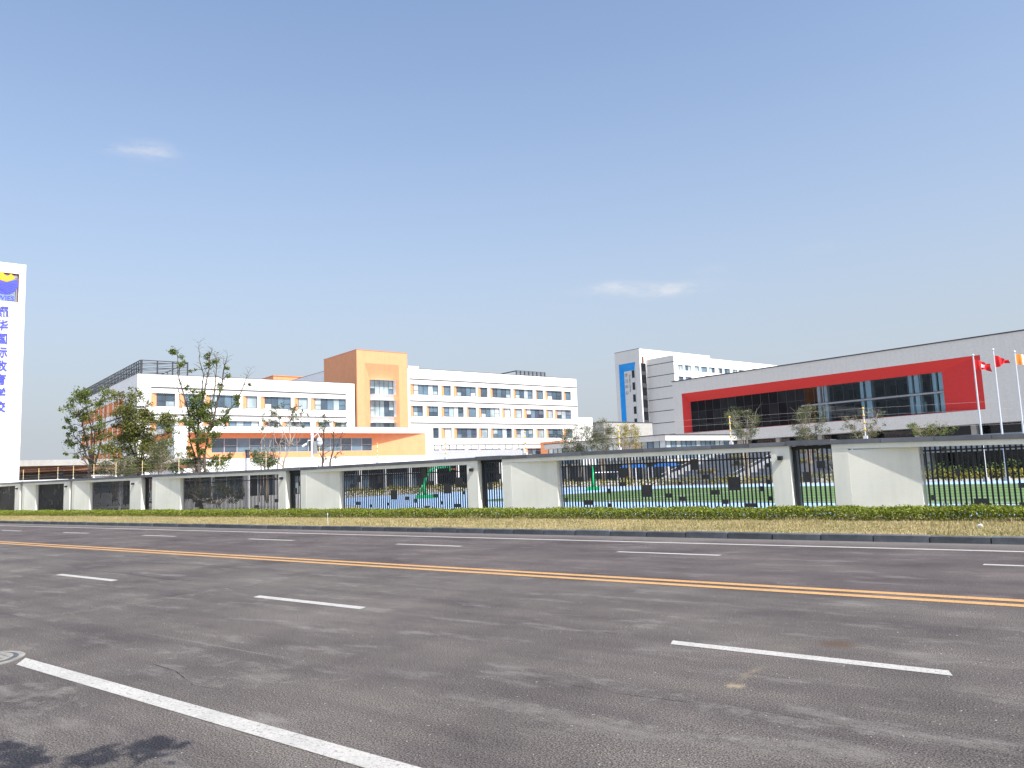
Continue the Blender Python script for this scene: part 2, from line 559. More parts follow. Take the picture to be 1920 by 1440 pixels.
# dust drags and hairline cracks
rq = random.Random(19)
def ribbon(name, pts, w, m, z):
    mb = MB()
    n = 10
    fine = []
    for (p, q) in zip(pts, pts[1:]):
        for j in range(n):
            t = j / n
            fine.append((p[0] + (q[0] - p[0]) * t, p[1] + (q[1] - p[1]) * t))
    fine.append(pts[-1])
    k = len(fine)
    prev = None
    for i, p in enumerate(fine):
        q = fine[min(i + 1, k - 1)]
        o = fine[max(i - 1, 0)]
        d = Vector((q[0] - o[0], q[1] - o[1])).normalized()
        ww = w * (0.55 + 0.6 * rq.random()) * min(1, 0.15 + 4 * i / k, 0.15 + 4 * (k - i) / k)
        jx, jy = rq.uniform(-1, 1) * w * 0.35, rq.uniform(-1, 1) * w * 0.35
        a = (p[0] - d.y * ww + jx, p[1] + d.x * ww + jy, z)
        b = (p[0] + d.y * ww + jx, p[1] - d.x * ww + jy, z)
        if prev:
            mb.poly(prev[0], prev[1], b, a)
        prev = (a, b)
    return struct(mb.build(name, m))
ribbon('dust_drag', [(-11.3, 3.9), (-11.1, 5.0), (-11.0, 6.4), (-11.2, 8.0), (-11.3, 9.6)], 0.16, 'dust_film', 0.0022)
ribbon('dust_drag', [(-10.6, 8.3), (-9.6, 9.0), (-8.6, 9.6)], 0.09, 'dust_film', 0.0024)
ribbon('dust_drag', [(-8.9, 10.6), (-7.6, 12.2), (-6.8, 13.0)], 0.07, 'dust_film', 0.0022)
ribbon('dust_drag', [(-8.2, 3.95), (-7.1, 4.1), (-5.9, 4.2)], 0.13, 'dust_film', 0.0022)
ribbon('dust_drag', [(-6.3, 3.55), (-5.6, 3.75), (-5.1, 4.3)], 0.10, 'dust_film', 0.0026)
ribbon('dust_drag', [(-7.9, 2.4), (-6.9, 2.75), (-6.2, 2.6)], 0.22, 'dust_film', 0.0022)
ribbon('dust_drag', [(-4.0, 4.3), (-2.6, 4.35), (-1.2, 4.6)], 0.20, 'dust_film', 0.0022)
ribbon('dust_drag', [(-3.6, 5.3), (-2.2, 5.0), (-0.4, 5.2)], 0.14, 'dust_film', 0.0024)
ribbon('seam', [(-34, 6.99), (-20, 7.01), (-5, 6.985), (4, 7.0)], 0.010, 'dust_film', 0.0028)
ribbon('seam', [(-40, 14.25), (-20, 14.27), (-5, 14.25), (6, 14.26)], 0.016, 'dust_film', 0.0028)
ribbon('crack', [(-17.0, 7.25), (-15.2, 7.35), (-13.4, 7.2), (-12.0, 7.3)], 0.012, 'crack_film', 0.0030)
ribbon('crack', [(-7.4, 3.75), (-6.7, 3.70), (-6.1, 3.52), (-5.6, 3.56)], 0.006, 'crack_film', 0.0030)
ribbon('crack', [(-4.4, 5.1), (-3.1, 5.0), (-1.9, 5.12), (-0.4, 5.0)], 0.004, 'crack_film', 0.0030)
# gutter strip, kerb stones, lawn
struct(MB().box(-260, 160, 16.55, 16.60, -0.2, -0.01).build('kerb_bed', 'concrete_grey'))
kerb = struct(empty('kerb', (0, 16.6, 0)))
kme = None
kst = MB()
kst.prism([(-0.489, 0), (0.489, 0), (0.489, 0.14), (-0.489, 0.14)], -0.05, 0.115)
kst.hexa([(-0.492, 0.0, 0.115), (0.492, 0.0, 0.115), (0.492, 0.14, 0.115), (-0.492, 0.14, 0.115),
          (-0.485, 0.02, 0.132), (0.485, 0.02, 0.132), (0.485, 0.14, 0.132), (-0.485, 0.14, 0.132)])
k0 = kst.build('kerb_stone', 'kerb_stone', kerb)
k0.location = (-1.5, 0, 0)
for i in range(-86, 7):
    if i == -1: continue
    o = share('kerb_stone', k0.data, (i - 0.5, rnd.uniform(-0.009, 0.009), rnd.uniform(-0.008, 0.008)), kerb)
struct(MB().box(-260, 160, 16.74, 22.6, -0.2, 0.10).build('lawn', 'dry_lawn'))
# dry grass blades
g = MB()
r2 = random.Random(3)
for i in range(80000):
    x = 3.5 - 70 * (r2.random() ** 1.6)
    y = r2.uniform(16.76, 20.75)
    h = r2.uniform(0.02, 0.06) * (1.6 if r2.random() < 0.05 else 1)
    t = r2.uniform(0, 6.28)
    dx, dy = math.cos(t) * 0.009, math.sin(t) * 0.009
    lx, ly = r2.uniform(-0.04, 0.04), r2.uniform(-0.04, 0.04)
    g.poly((x - dx, y - dy, 0.10), (x + dx, y + dy, 0.10), (x + lx, y + ly, 0.10 + h))
for i in range(150):
    cx, cy = 3.0 - 60 * (r2.random() ** 1.5), r2.uniform(16.9, 20.6)
    big = r2.uniform(0.6, 1.5)
    for _ in range(int(50 * big)):
        x, y = cx + r2.gauss(0, 0.16 * big), cy + r2.gauss(0, 0.09 * big)
        h = r2.uniform(0.05, 0.13) * big
        t = r2.uniform(0, 6.28)
        dx, dy = math.cos(t) * 0.008, math.sin(t) * 0.008
        g.poly((x - dx, y - dy, 0.10), (x + dx, y + dy, 0.10), (x + r2.gauss(0, 0.04), y + r2.gauss(0, 0.04), 0.10 + h))
tag(g.build('dry_grass', 'grass_blade'), 'short dry yellowish grass on the verge behind the kerb', 'grass', kind='stuff')

# manhole at the end of the thick white line
mh = empty('manhole_cover', (-8.90, 2.90, 0))
ring = [(0.40 * math.cos(2 * math.pi * j / 40), 0.40 * math.sin(2 * math.pi * j / 40)) for j in range(40)]
MB().prism(ring, 0.001, 0.012).build('rim', 'manhole_cement', mh)
ring = [(0.345 * math.cos(2 * math.pi * j / 40), 0.345 * math.sin(2 * math.pi * j / 40)) for j in range(40)]
MB().prism(ring, 0.004, 0.014).build('lid', 'kerb_stone', mh)
ring = [(0.30 * math.cos(2 * math.pi * j / 40), 0.30 * math.sin(2 * math.pi * j / 40)) for j in range(40)]
MB().prism(ring, 0.006, 0.019).build('lid_plate', 'manhole_cement', mh)
for k in range(-3, 4):
    hw_ = math.sqrt(0.27 ** 2 - (0.075 * k) ** 2)
    MB().box(-hw_, hw_, 0.075 * k - 0.012, 0.075 * k + 0.012, 0.019, 0.025).build('rib', 'manhole_cement', mh)
tag(mh, 'pale round concrete manhole cover at the end of the thick white line', 'manhole')

# ------------------------------------------------------------------ playing field behind the wall
def gpoly(name, pts, z, m):
    return struct(MB().poly(*[(*g2w(a, b), z) for a, b in pts]).build(name, m))
gpoly('plaza', [(-220, 20.0), (60, 20.0 - 20), (60, 300), (-220, 300)], -0.012, 'paving')
gpoly('running_track', [(-65, 33), (-51, 24.5), (-43, 22.6), (-30, 17.2), (-20, 19.2), (34, 33), (34, 54.3), (-62, 54.3), (-65, 51)], -0.004, 'track_blue')
pts = [(-41 + 6, 28.6), (34, 28.6), (34, 48.6), (-38, 48.6)]
arc = [(-38 + 3 * math.cos(t), 45.6 + 3 * math.sin(t)) for t in [R(90 + 15 * k) for k in range(7)]]
arc2 = [(-37 + 4 * math.cos(t), 32.6 + 4 * math.sin(t)) for t in [R(180 + 15 * k) for k in range(7)]]
field = [(34, 28.6), (34, 48.6)] + arc + arc2
gpoly('sports_pitch', field, 0.0, 'turf')
fo = struct(empty('pitch_lines', (0, 0, 0)))
def gline(a0, b0, a1, b1, w=0.12):
    d = Vector((a1 - a0, b1 - b0)).normalized() * w
    MB().poly(*[(*g2w(a, b), 0.004) for a, b in [(a0 - d.y, b0 + d.x), (a1 - d.y, b1 + d.x), (a1 + d.y, b1 - d.x), (a0 + d.y, b0 - d.x)]]).build('painted_line', 'paint_white', fo)
gline(-37, 29.4, 34, 29.4)
gline(-37, 47.8, 34, 47.8)
gline(-40, 33, -40, 45)
gline(-29, 29.4, -29, 47.8)
ring = [(-14 + 6 * math.cos(2 * math.pi * k / 36), 38.4 + 6 * math.sin(2 * math.pi * k / 36)) for k in range(37)]
for p, q in zip(ring, ring[1:]):
    gline(*p, *q, 0.08)

# ------------------------------------------------------------------ boundary wall
ZT = [(-90, 2.37), (-61, 2.36), (-43, 2.31), (-30, 2.245), (-18.6, 2.25), (-12, 2.23), (-7.3, 2.19), (-5.5, 2.165), (-1.7, 2.075), (6, 1.93)]
def ztop(x):
    for (x0, z0), (x1, z1) in zip(ZT, ZT[1:]):
        if x <= x1:
            return z0 + (z1 - z0) * (x - x0) / (x1 - x0)
    return ZT[-1][1]
YF, TH = 22.0, 0.50
BARP = 0.115
bar_me = None
BAYS = [
 (-72.6, -70.4, -61.55, -60.68, 'boundary wall bay with tightly set black bars, leftmost, running out of the frame', 'dark'),
 (-60.26, -58.39, -53.70, -52.86, 'boundary wall bay with black bars beside the tall white sign pylon', 'dark'),
 (-52.50, -50.38, -45.01, -43.72, 'boundary wall bay with black bars below the leftmost many-stemmed tree', 'dark'),
 (-42.48, -39.79, -30.91, -30.36, 'boundary wall bay with black bars in front of the tallest tree', 'p4'),
 (-29.27, -26.74, -19.29, -18.76, 'boundary wall bay with black bars through which the first green basketball stand shows', 'p3'),
 (-17.60, -15.30, -7.81, -7.29, 'boundary wall bay with black bars in front of the seating steps and goal', 'p2'),
 (-6.15, -4.05, 3.30, 3.85, 'wall bay with black bars in front of the flagpoles, cut by the right edge', 'p1')]
PL = {'p2': [(-10.41, -10.17, 1.5, 1.83), (-10.88, -10.73, 1.51, 1.67), (-10.05, -9.82, 1.21, 1.35), (-9.27, -8.91, 0.86, 1.25), (-12.14, -11.81, 0.7, 1.08), (-11.34, -11.12, 0.67, 0.8), (-10.89, -10.64, 0.56, 0.69), (-9.84, -9.54, 0.74, 0.88), (-9.5, -9.29, 0.46, 0.59), (-8.82, -8.46, 0.36, 0.48), (-10.32, -10.0, 0.3, 0.4), (-8.34, -8.23, 0.82, 0.96), (-8.07, -7.95, 1.01, 1.15), (-8.09, -7.97, 1.5, 1.62), (-9.02, -8.91, 1.6, 1.73), (-8.11, -8.0, 0.55, 0.67), (-10.88, -10.75, 1.05, 1.15), (-14.39, -14.04, 0.46, 0.62), (-13.43, -13.32, 0.83, 0.99), (-13.43, -13.32, 0.38, 0.51), (-15.12, -15.01, 0.56, 0.71), (-14.7, -14.36, 1.25, 1.4), (-12.95, -12.68, 1.33, 1.65), (-12.95, -12.73, 1.06, 1.19), (-14.93, -14.82, 1.73, 1.85)],
 'p3': [(-26.48, -26.37, 1.77, 1.92), (-24.48, -24.24, 1.42, 1.73), (-25.34, -25.2, 1.67, 1.81), (-23.7, -23.35, 0.74, 1.12), (-22.86, -22.64, 0.71, 0.85), (-25.93, -25.61, 0.53, 0.67), (-25.02, -24.88, 0.43, 0.55), (-23.91, -23.8, 0.5, 0.61), (-22.39, -22.2, 0.6, 0.75), (-21.93, -21.68, 1.58, 1.9), (-21.57, -21.33, 1.28, 1.44), (-21.34, -21.05, 0.8, 0.93), (-20.77, -20.41, 0.94, 1.33), (-20.16, -19.79, 1.17, 1.54), (-19.77, -19.55, 1.14, 1.31), (-19.77, -19.66, 0.89, 1.02), (-20.97, -20.8, 0.52, 0.65), (-20.28, -19.91, 0.41, 0.54), (-21.81, -21.51, 0.38, 0.47), (-26.27, -25.91, 1.27, 1.43), (-25.8, -25.59, 1.49, 1.79)],
 'p4': [(-35.09, -34.85, 1.63, 1.96), (-37.67, -37.41, 1.2, 1.77), (-36.84, -36.48, 0.85, 1.16), (-34.7, -34.51, 1.32, 1.48), (-35.48, -35.36, 1.64, 1.78), (-34.51, -34.23, 0.88, 1.04), (-33.2, -32.88, 0.45, 0.57), (-31.64, -31.42, 0.69, 0.85), (-36.9, -36.8, 1.84, 1.98), (-35.48, -35.36, 1.17, 1.28), (-31.63, -31.5, 1.73, 1.84), (-38.6, -38.3, 0.5, 0.7), (-38.9, -38.75, 1.5, 1.7), (-33.6, -33.45, 1.4, 1.6)],
 'p1': [(-3.9, -3.79, 0.52, 0.65), (-2.96, -2.63, 0.4, 0.55), (-2.0, -1.78, 0.79, 0.91), (-2.02, -1.74, 0.32, 0.45), (-3.3, -3.19, 1.12, 1.29), (-3.55, -3.44, 1.73, 1.84), (-0.9, -0.6, 1.0, 1.3), (0.7, 0.95, 0.5, 0.8), (1.8, 2.1, 1.3, 1.6)]}
def make_bars(parent, x0, x1, ox):
    """upright flat bars between x0 and x1; one shared mesh per fence"""
    global bar_me
    if bar_me is None:
        t = MB()
        t.box(-0.021, 0.021, 0.0, 0.030, 0, 1)
        o = t.build('bar', 'bar_black')
        bar_me = o.data
        bpy.data.objects.remove(o)
    n = max(1, int((x1 - x0) / BARP))
    for i in range(n):
        x = x0 + (i + 0.5) * (x1 - x0) / n
        z1 = ztop(x) - 0.20
        share('bar', bar_me, (x - ox, 22.30 - YF, 0.06), parent, (1, 1, z1 - 0.06))
JOINT = 1.18
for bi, (xl, xp, xb, xr, lab, pk) in enumerate(BAYS):
    root = empty('wall_bay', (xl, YF, 0.0))
    tag(root, lab, 'wall', 'white framed bays of the boundary wall')
    off = (xl, YF, 0)
    XJ = xl + 0.42
    # beam with the left jamb, right pier
    n = 8
    for (u0, u1) in [(xl, xb)]:
        mb = MB(off)
        for s in range(n):
            a0 = u0 + (u1 - u0) * s / n
            a1 = u0 + (u1 - u0) * (s + 1) / n
            za, zb_ = ztop(a0), ztop(a1)
            mb.hexa([(a0, YF, za - 0.25), (a1, YF, zb_ - 0.25), (a1, YF + TH, zb_ - 0.25), (a0, YF + TH, za - 0.25),
                     (a0, YF, za - 0.12), (a1, YF, zb_ - 0.12), (a1, YF + TH, zb_ - 0.12), (a0, YF + TH, za - 0.12)])
        mb.build('beam', 'wall_cream', root)
    mb = MB(off)
    mb.box(xl, XJ, YF, YF + TH, 0.0, ztop(xl) - 0.252)
    mb.build('jamb', 'wall_cream', root)
    mb = MB(off)
    za, zb_ = ztop(xb) - 0.12, ztop(xr) - 0.12
    mb.hexa([(xb + 0.002, YF, 0), (xr, YF, 0), (xr - 0.06, YF + TH, 0), (xb + 0.002, YF + TH, 0),
             (xb + 0.002, YF, za), (xr, YF, zb_), (xr - 0.06, YF + TH, zb_), (xb + 0.002, YF + TH, za)])
    mb.build('pier', 'wall_cream', root)
    # splayed infill panel: flush beside the jamb, set back at its free end
    D = 0.135
    mb = MB(off)
    zt = min(ztop(XJ), ztop(xp)) - 0.252
    mb.hexa([(XJ + 0.002, YF + 0.004, 0), (xp, YF + D, 0), (xp, YF + D + 0.14, 0), (XJ + 0.002, YF + 0.3, 0),
             (XJ + 0.002, YF + 0.004, zt), (xp, YF + D, zt), (xp, YF + D + 0.14, zt), (XJ + 0.002, YF + 0.3, zt)])
    mb.build('splayed_panel', 'wall_cream', root)
    # fence of bars and loose plates
    MB(off).box(xp + 0.01, xp + 0.06, 22.27, 22.34, 0.0, ztop(xp) - 0.252).build('fence_post', 'awning_grey', root)
    for zr in (0.30, 1.75):
        MB(off).box(xp + 0.06, xb - 0.002, 22.332, 22.352, zr, zr + 0.035).build('rail', 'bar_black', root)
    make_bars(root, xp + 0.06, xb, xl)
    plates = PL.get(pk)
    if plates is None:
        rp = random.Random(bi)
        plates = []
        for _ in range(34):
            x = rp.uniform(xp + 0.2, xb - 0.3)
            z = rp.uniform(0.35, 1.8)
            w = rp.choice([0.11, 0.11, 0.22])
            plates.append((x, x + w, z, z + rp.choice([0.1, 0.12, 0.3])))
    for (x0, x1, z0, z1) in plates:
        MB(off).box(x0, x1, 22.288, 22.299, z0, min(z1, ztop(x0) - 0.27)).build('plate', 'plate_grey', root)
    # coping in lengths with joints
    x = xl
    step = JOINT
    nn = max(1, round((xr - xl) / step))
    for s in range(nn):
        a0 = xl + (xr - xl) * s / nn + 0.006
        a1 = xl + (xr - xl) * (s + 1) / nn - 0.006
        za, zb_ = ztop(a0), ztop(a1)
        e = rnd.uniform(-0.004, 0.004)
        MB(off).hexa([(a0, YF - 0.035, za - 0.118), (a1, YF - 0.035, zb_ - 0.118), (a1, YF + TH + 0.03, zb_ - 0.118), (a0, YF + TH + 0.03, za - 0.118),
                      (a0, YF - 0.035 + e, za), (a1, YF - 0.035 + e, zb_), (a1, YF + TH + 0.03, zb_ + 0.01), (a0, YF + TH + 0.03, za + 0.01)]).build('coping_length', 'coping', root)
    # wall lamp on the pier
    lx = xb + 0.52 * (xr - xb) if xr - xb < 0.9 else xb + 0.45
    lz = ztop(xb) - 0.45
    lamp = MB(off).box(lx - 0.06, lx + 0.06, YF - 0.13, YF - 0.004, lz - 0.055, lz + 0.055).build('wall_lamp', 'bar_black', root)
    MB(off).box(lx - 0.045, lx + 0.045, YF - 0.12, YF - 0.03, lz - 0.062, lz - 0.0555).build('lens', 'plate_grey', lamp)
    # grille in the gap to the next bay
    if bi + 1 < len(BAYS):
        nx = BAYS[bi + 1][0]
        gr = empty('gap_grille', (xr, YF, 0))
        labs = ['narrow slot of black bars left of the sign pylon', 'narrow black slot between wall bays right of the sign pylon', 'narrow black slot between wall bays under the leftmost tree', 'narrow black grille between wall bays under the bushy tree', 'narrow black grille below the white camera pole', 'narrow black grille before the pale terrace of the white wing', 'black bar grille with a flat dark coping in front of the small olive tree']
        tag(gr, labs[bi + 1], 'grille', 'black grilles between the wall bays')
        go = (xr, YF, 0)
        z0 = min(ztop(xr), ztop(nx))
        MB(go).hexa([(xr - 0.05, YF - 0.06, ztop(xr) - 0.115), (nx + 0.01, YF - 0.06, ztop(nx) - 0.115), (nx + 0.01, YF + TH + 0.04, ztop(nx) - 0.115), (xr - 0.05, YF + TH + 0.04, ztop(xr) - 0.115),
                     (xr - 0.05, YF - 0.06, ztop(xr) + 0.022), (nx + 0.01, YF - 0.06, ztop(nx) + 0.022), (nx + 0.01, YF + TH + 0.04, ztop(nx) + 0.022), (xr - 0.05, YF + TH + 0.04, ztop(xr) + 0.022)]).build('coping_length', 'coping', gr)
        MB(go).box(xr + 0.003, nx - 0.003, YF + 0.2, YF + 0.46, z0 - 0.22, z0 - 0.12).build('header', 'bar_black', gr)
        w = nx - xr
        MB(go).box(xr + 0.003, xr + min(0.1, w * 0.2), 22.24, 22.42, 0.0, z0 - 0.202).build('side_plate', 'bar_black', gr)
        make_bars(gr, xr + min(0.1, w * 0.2), nx - 0.02, xr)
        if w > 0.7:
            MB(go).box(xr + 0.2 * w, xr + 0.2 * w + 0.23, 22.284, 22.298, 1.05, 1.33).build('plate', 'plate_grey', gr)
            MB(go).box(xr + 0.55 * w, xr + 0.55 * w + 0.23, 22.284, 22.298, 1.42, 1.62).build('plate', 'plate_grey', gr)
# electric fence posts along the coping
i = 0
POSTX = [-64.6, -60.8, -56.9, -53.0, -49.2, -45.4, -41.6, -37.8, -34.0, -30.2, -26.4, -22.6, -20.4, -16.67, -12.84, -9.05, -5.31, -1.5, 2.2]
POSTX = [-64.6, -60.8, -58.2, -55.2, -52.9, -50.06, -47.2, -44.05, -40.1, -36.15, -32.2, -28.2, -24.4, -20.54, -16.67, -12.84, -9.05, -5.31, -1.5]
plab = {-5.31: 'thin post with yellow insulators on the coping in front of the red framed window', -9.05: 'thin post with yellow insulators on the coping below the left end of the red frame', -12.84: 'thin post with yellow insulators on the coping amid the yellow-leaved shrub',
        -16.67: 'thin post with yellow insulators on the coping in front of the right white wing', -20.54: 'thin post with yellow insulators on the coping beside the low orange block', -24.4: 'thin post with yellow insulators in front of the orange panel of the low block'}
plab.update({-64.6: 'thin post with yellow insulators hidden beside the sign pylon, leftmost of the row', -60.8: 'thin post with yellow insulators just right of the white sign pylon',
             -58.2: 'second thin insulator post right of the white sign pylon', -55.2: 'third thin insulator post right of the white sign pylon', -52.9: 'fourth thin insulator post right of the sign pylon, before the canopy',
             -50.06: 'thin insulator post in front of the leftmost tree stems', -47.2: 'thin insulator post between the leftmost tree and the dense bushy tree', -44.05: 'thin insulator post in front of the dense bushy tree',
             -40.1: 'thin insulator post left of the tallest tree trunk', -36.15: 'thin insulator post right of the tallest tree trunk', -32.2: 'thin insulator post below the bare forked tree',
             -28.2: 'thin insulator post next to the white camera pole', -1.5: 'thin insulator post at the far right beyond the flagpoles'})
for x in POSTX:
    zb = ztop(x)
    p = empty('fence_wire_post', (x, YF + 0.22, zb))
    tag(p, plab.get(x, 'thin post with yellow insulators standing on the left half of the coping'), 'fence post', 'electric fence posts on the wall coping')
    MB().box(-0.05, 0.05, -0.04, 0.04, -0.02, 0.08).build('foot', 'white_metal', p)
    MB().tube([(0, 0, 0.06), (0, 0, 0.84)], 0.014, 6).build('rod', 'white_metal', p)
    for k in range(4):
        zk = 0.2 + 0.19 * k + 0.04
        MB().tube([(0, 0, zk - 0.035), (0, 0, zk - 0.012), (0, 0, zk + 0.012), (0, 0, zk + 0.035)], [0.015, 0.033, 0.033, 0.015], 8).build('insulator', 'yellow_plastic', p)
for k in range(4):
    w = MB()
    w.tube([(x, YF + 0.175, ztop(x) + 0.24 + 0.19 * k) for x in POSTX], 0.0018, 4)
    tag(w.build('fence_wire', 'pole_metal'), ['lowest', 'second lowest', 'second highest', 'highest'][k] + ' thin wire strung between the coping posts', 'wire', 'electric fence wires')

# ------------------------------------------------------------------ clipped hedge in front of the wall
hedge = empty('hedge', (-30, 21.1, 0.1))
tag(hedge, 'low clipped green hedge running along the foot of the wall', 'hedge')
lf = MB((-30, 21.1, 0.1))
r3 = random.Random(11)
def leafquad(mb, p, s, r):
    t = r.uniform(0, 6.283); e = r.uniform(-0.6, 1.2)
    d = Vector((math.cos(t) * math.cos(e), math.sin(t) * math.cos(e), math.sin(e)))
    u = d.cross(Vector((r.uniform(-1, 1), r.uniform(-1, 1), r.uniform(-1, 1))))
    if u.length < 1e-3:
        u = Vector((1, 0, 0))
    u.normalize()
    p = Vector(p)
    mb.poly(tuple(p), tuple(p + d * s * 0.5 + u * s * 0.3), tuple(p + d * s), tuple(p + d * s * 0.5 - u * s * 0.3))
def hnoise(x):
    return 0.5 * math.sin(x * 1.7) + 0.3 * math.sin(x * 4.3 + 1) + 0.2 * math.sin(x * 9.1 + 2)
for i in range(150000):
    x = 3.5 - 76 * (r3.random() ** 1.45)
    yy = r3.uniform(-1, 1)
    top = 0.30 + 0.035 * hnoise(x) - 0.06 * yy * yy * (1 if yy < 0 else 0.4)
    z = top * (1 - r3.random() ** 2.2 * 0.95)
    ed = 0.43 + 0.04 * hnoise(x * 0.8 + 5)
    y = 21.1 + yy * ed
    s = r3.uniform(0.035, 0.075)
    if r3.random() < 0.03:
        z = top + r3.uniform(0, 0.05)
    leafquad(lf, (x, y, 0.1 + z), s, r3)
f = lf.build('foliage', 'leaf_hedge', hedge)
f['kind'] = 'stuff'
tw = MB((-30, 21.1, 0.1))
for i in range(2600):
    x = 3.5 - 74 * (r3.random() ** 1.45)
    y = 21.1 + r3.uniform(-0.36, 0.36)
    p = Vector((x, y, 0.08))
    q = p + Vector((r3.uniform(-0.1, 0.1), r3.uniform(-0.1, 0.1), r3.uniform(0.16, 0.3)))
    tw.tube([p, q], [0.006, 0.003], 3, False)
t = tw.build('twigs', 'bark_pale', hedge)
t['kind'] = 'stuff'

# ------------------------------------------------------------------ building helpers (grid coordinates a, b)
def broot(name, a, b, label, cat, group=None):
    o = empty(name, (*g2w(a, b), 0), GR)
    tag(o, label, cat, group)
    return o, (a, b, 0)
def east(A):            # facade with normal +a ; u runs along b
    return lambda u, z, d=0.0: (A - d, u, z)
def south(B):           # facade with normal -b ; u runs along a
    return lambda u, z, d=0.0: (u, B + d, z)
def wallgrid(mb, P, u0, u1, z0, z1, ops):
    us = sorted({u0, u1, *[o[0] for o in ops], *[o[1] for o in ops]})
    zs = sorted({z0, z1, *[o[2] for o in ops], *[o[3] for o in ops]})
    us = [u for u in us if u0 <= u <= u1]
    zs = [z for z in zs if z0 <= z <= z1]
    for i in range(len(us) - 1):
        uc = (us[i] + us[i + 1]) / 2
        k = 0
        while k < len(zs) - 1:
            zc = (zs[k] + zs[k + 1]) / 2
            if any(o[0] < uc < o[1] and o[2] < zc < o[3] for o in ops):
                k += 1
                continue
            j = k + 1
            while j < len(zs) - 1 and not any(o[0] < uc < o[1] and o[2] < (zs[j] + zs[j + 1]) / 2 < o[3] for o in ops):
                j += 1
            mb.poly(P(us[i], zs[k]), P(us[i + 1], zs[k]), P(us[i + 1], zs[j]), P(us[i], zs[j]))
            k = j
def pbox(mb, P, u0, u1, z0, z1, d0, d1):
    mb.hexa([P(u0, z0, d0), P(u1, z0, d0), P(u1, z0, d1), P(u0, z0, d1), P(u0, z1, d0), P(u1, z1, d0), P(u1, z1, d1), P(u0, z1, d1)])
wr = random.Random(21)
def window(root, off, P, u0, u1, u2, z0, zg, z1, d=0.45, n=None, accent='orange', white='white_render', pick=None, transom=True, shift=False):
    """recessed window: coloured splay on the left, sloping white sill, dark frame, single panes"""
    f = 0.05
    u3 = u2
    if shift:
        k = d / 112.5
        u1, u2, u3 = (u1 * (1 + k) if u1 > u0 else u1), u2 * (1 + k), u2 * (1 + k) + 0.03
    w = u2 - u1
    n = n or max(1, round(w / 1.05))
    mb = MB(off)
    pbox(mb, P, u1, u1 + f, zg, z1, d - 0.05, d + 0.03)
    pbox(mb, P, u2 - f, u2, zg, z1, d - 0.05, d + 0.03)
    pbox(mb, P, u1 + f, u2 - f, zg, zg + f, d - 0.05, d + 0.03)
    pbox(mb, P, u1 + f, u2 - f, z1 - f, z1, d - 0.05, d + 0.03)
    cells = []
    for i in range(n):
        a0 = u1 + w * i / n
        a1 = u1 + w * (i + 1) / n
        if i:
            pbox(mb, P, a0 - f / 2, a0 + f / 2, zg + f, z1 - f, d - 0.045, d + 0.03)
        if transom and (i == 0 or i == n - 1) and n > 1:
            zm = zg + (z1 - zg) * 0.42
            pbox(mb, P, a0 + f / 2, a1 - f / 2, zm - f / 2, zm + f / 2, d - 0.04, d + 0.03)
            cells += [(a0, a1, zg, zm), (a0, a1, zm, z1)]
        else:
            cells.append((a0, a1, zg, z1))
    win = mb.build('window', 'frame_dark', root)
    for (a0, a1, y0, y1) in cells:
        g = MB(off)
        j = wr.uniform(-0.012, 0.012)
        g.poly(P(a0 + f / 2, y0 + f / 2, d + j), P(a1 - f / 2, y0 + f / 2, d), P(a1 - f / 2, y1 - f / 2, d), P(a0 + f / 2, y1 - f / 2, d + j))
        g.build('pane', (pick or (lambda: wr.choices(['pane_blue', 'pane_dark', 'pane_pale', 'pane_white'], [5, 3, 2, 1])[0]))(), win)
    if u1 > u0:
        s = MB(off)
        s.poly(P(u0, z0), P(u1, zg, d), P(u1, z1, d), P(u0, z1))
        s.build('splay', accent, win)
    s = MB(off)
    s.poly(P(u0, z0), P(u3, z0), P(u2, zg, d), P(u1, zg, d))
    s.poly(P(u0, z1), P(u1, z1, d), P(u2, z1, d), P(u3, z1))
    s.poly(P(u3, z0), P(u3, z1), P(u2, z1, d), P(u2, zg, d))
    s.build('reveal', white, win)
    return win
def groove(root, off, P, u0, u1, z, h=0.20):
    mb = MB(off)
    pbox(mb, P, u0, u1, z - h / 2, z + h / 2, -0.03, 0.05)
    mb.build('floor_line', 'groove', root)

# ---- left four-storey wing
A1 = -112.49
root, off = broot('school_wing', -112.5, 26.4, 'white four-storey wing with dark steel rooftop screen, left end of the school', 'building')
P = east(A1)
ROW = [(28.12, 28.83, 31.17), (31.71, 32.48, 35.04), (35.35, 35.97, 40.01), (40.66, 41.24, 42.73), (43.26, 43.94, 47.91), (48.53, 49.19, 50.64), (51.20, 51.88, 57.08)]
ROW2 = [(28.12, 28.83, 31.17), (31.71, 32.48, 34.1), (35.0, 35.9, 37.4), (38.0, 38.6, 43.0), (43.6, 44.3, 45.9), (46.6, 47.3, 51.0), (52.0, 52.7, 54.2), (54.8, 55.4, 57.1)]
ops = []
fl = []
for k, rw in ((0, ROW), (1, ROW2), (2, ROW), (3, ROW2)):
    z1 = 14.45 - 3.72 * k
    for (u0, u1, u2) in rw:
        ops.append((u0, u2 * (1 + 0.3 / 112.5) + 0.03, z1 - 2.15, z1))
        fl.append((u0, u1, u2, z1 - 2.15, z1 - 1.8, z1))
mb = MB(off)
wallgrid(mb, P, 26.38, 58.75, 0, 17.0, ops)
wf = mb.build('front_wall', 'white_render', root)
for (u0, u1, u2, z0, zg, z1) in fl:
    if z1 < 6 and u0 > 33:
        continue
    window(root, off, P, u0, u1, u2, z0, zg, z1, 0.3, shift=True)
for k in range(3):
    groove(root, off, P, 28.1, 57.2, 15.2 - 3.72 * k)
P = south(26.38)
ops = []
fl = []
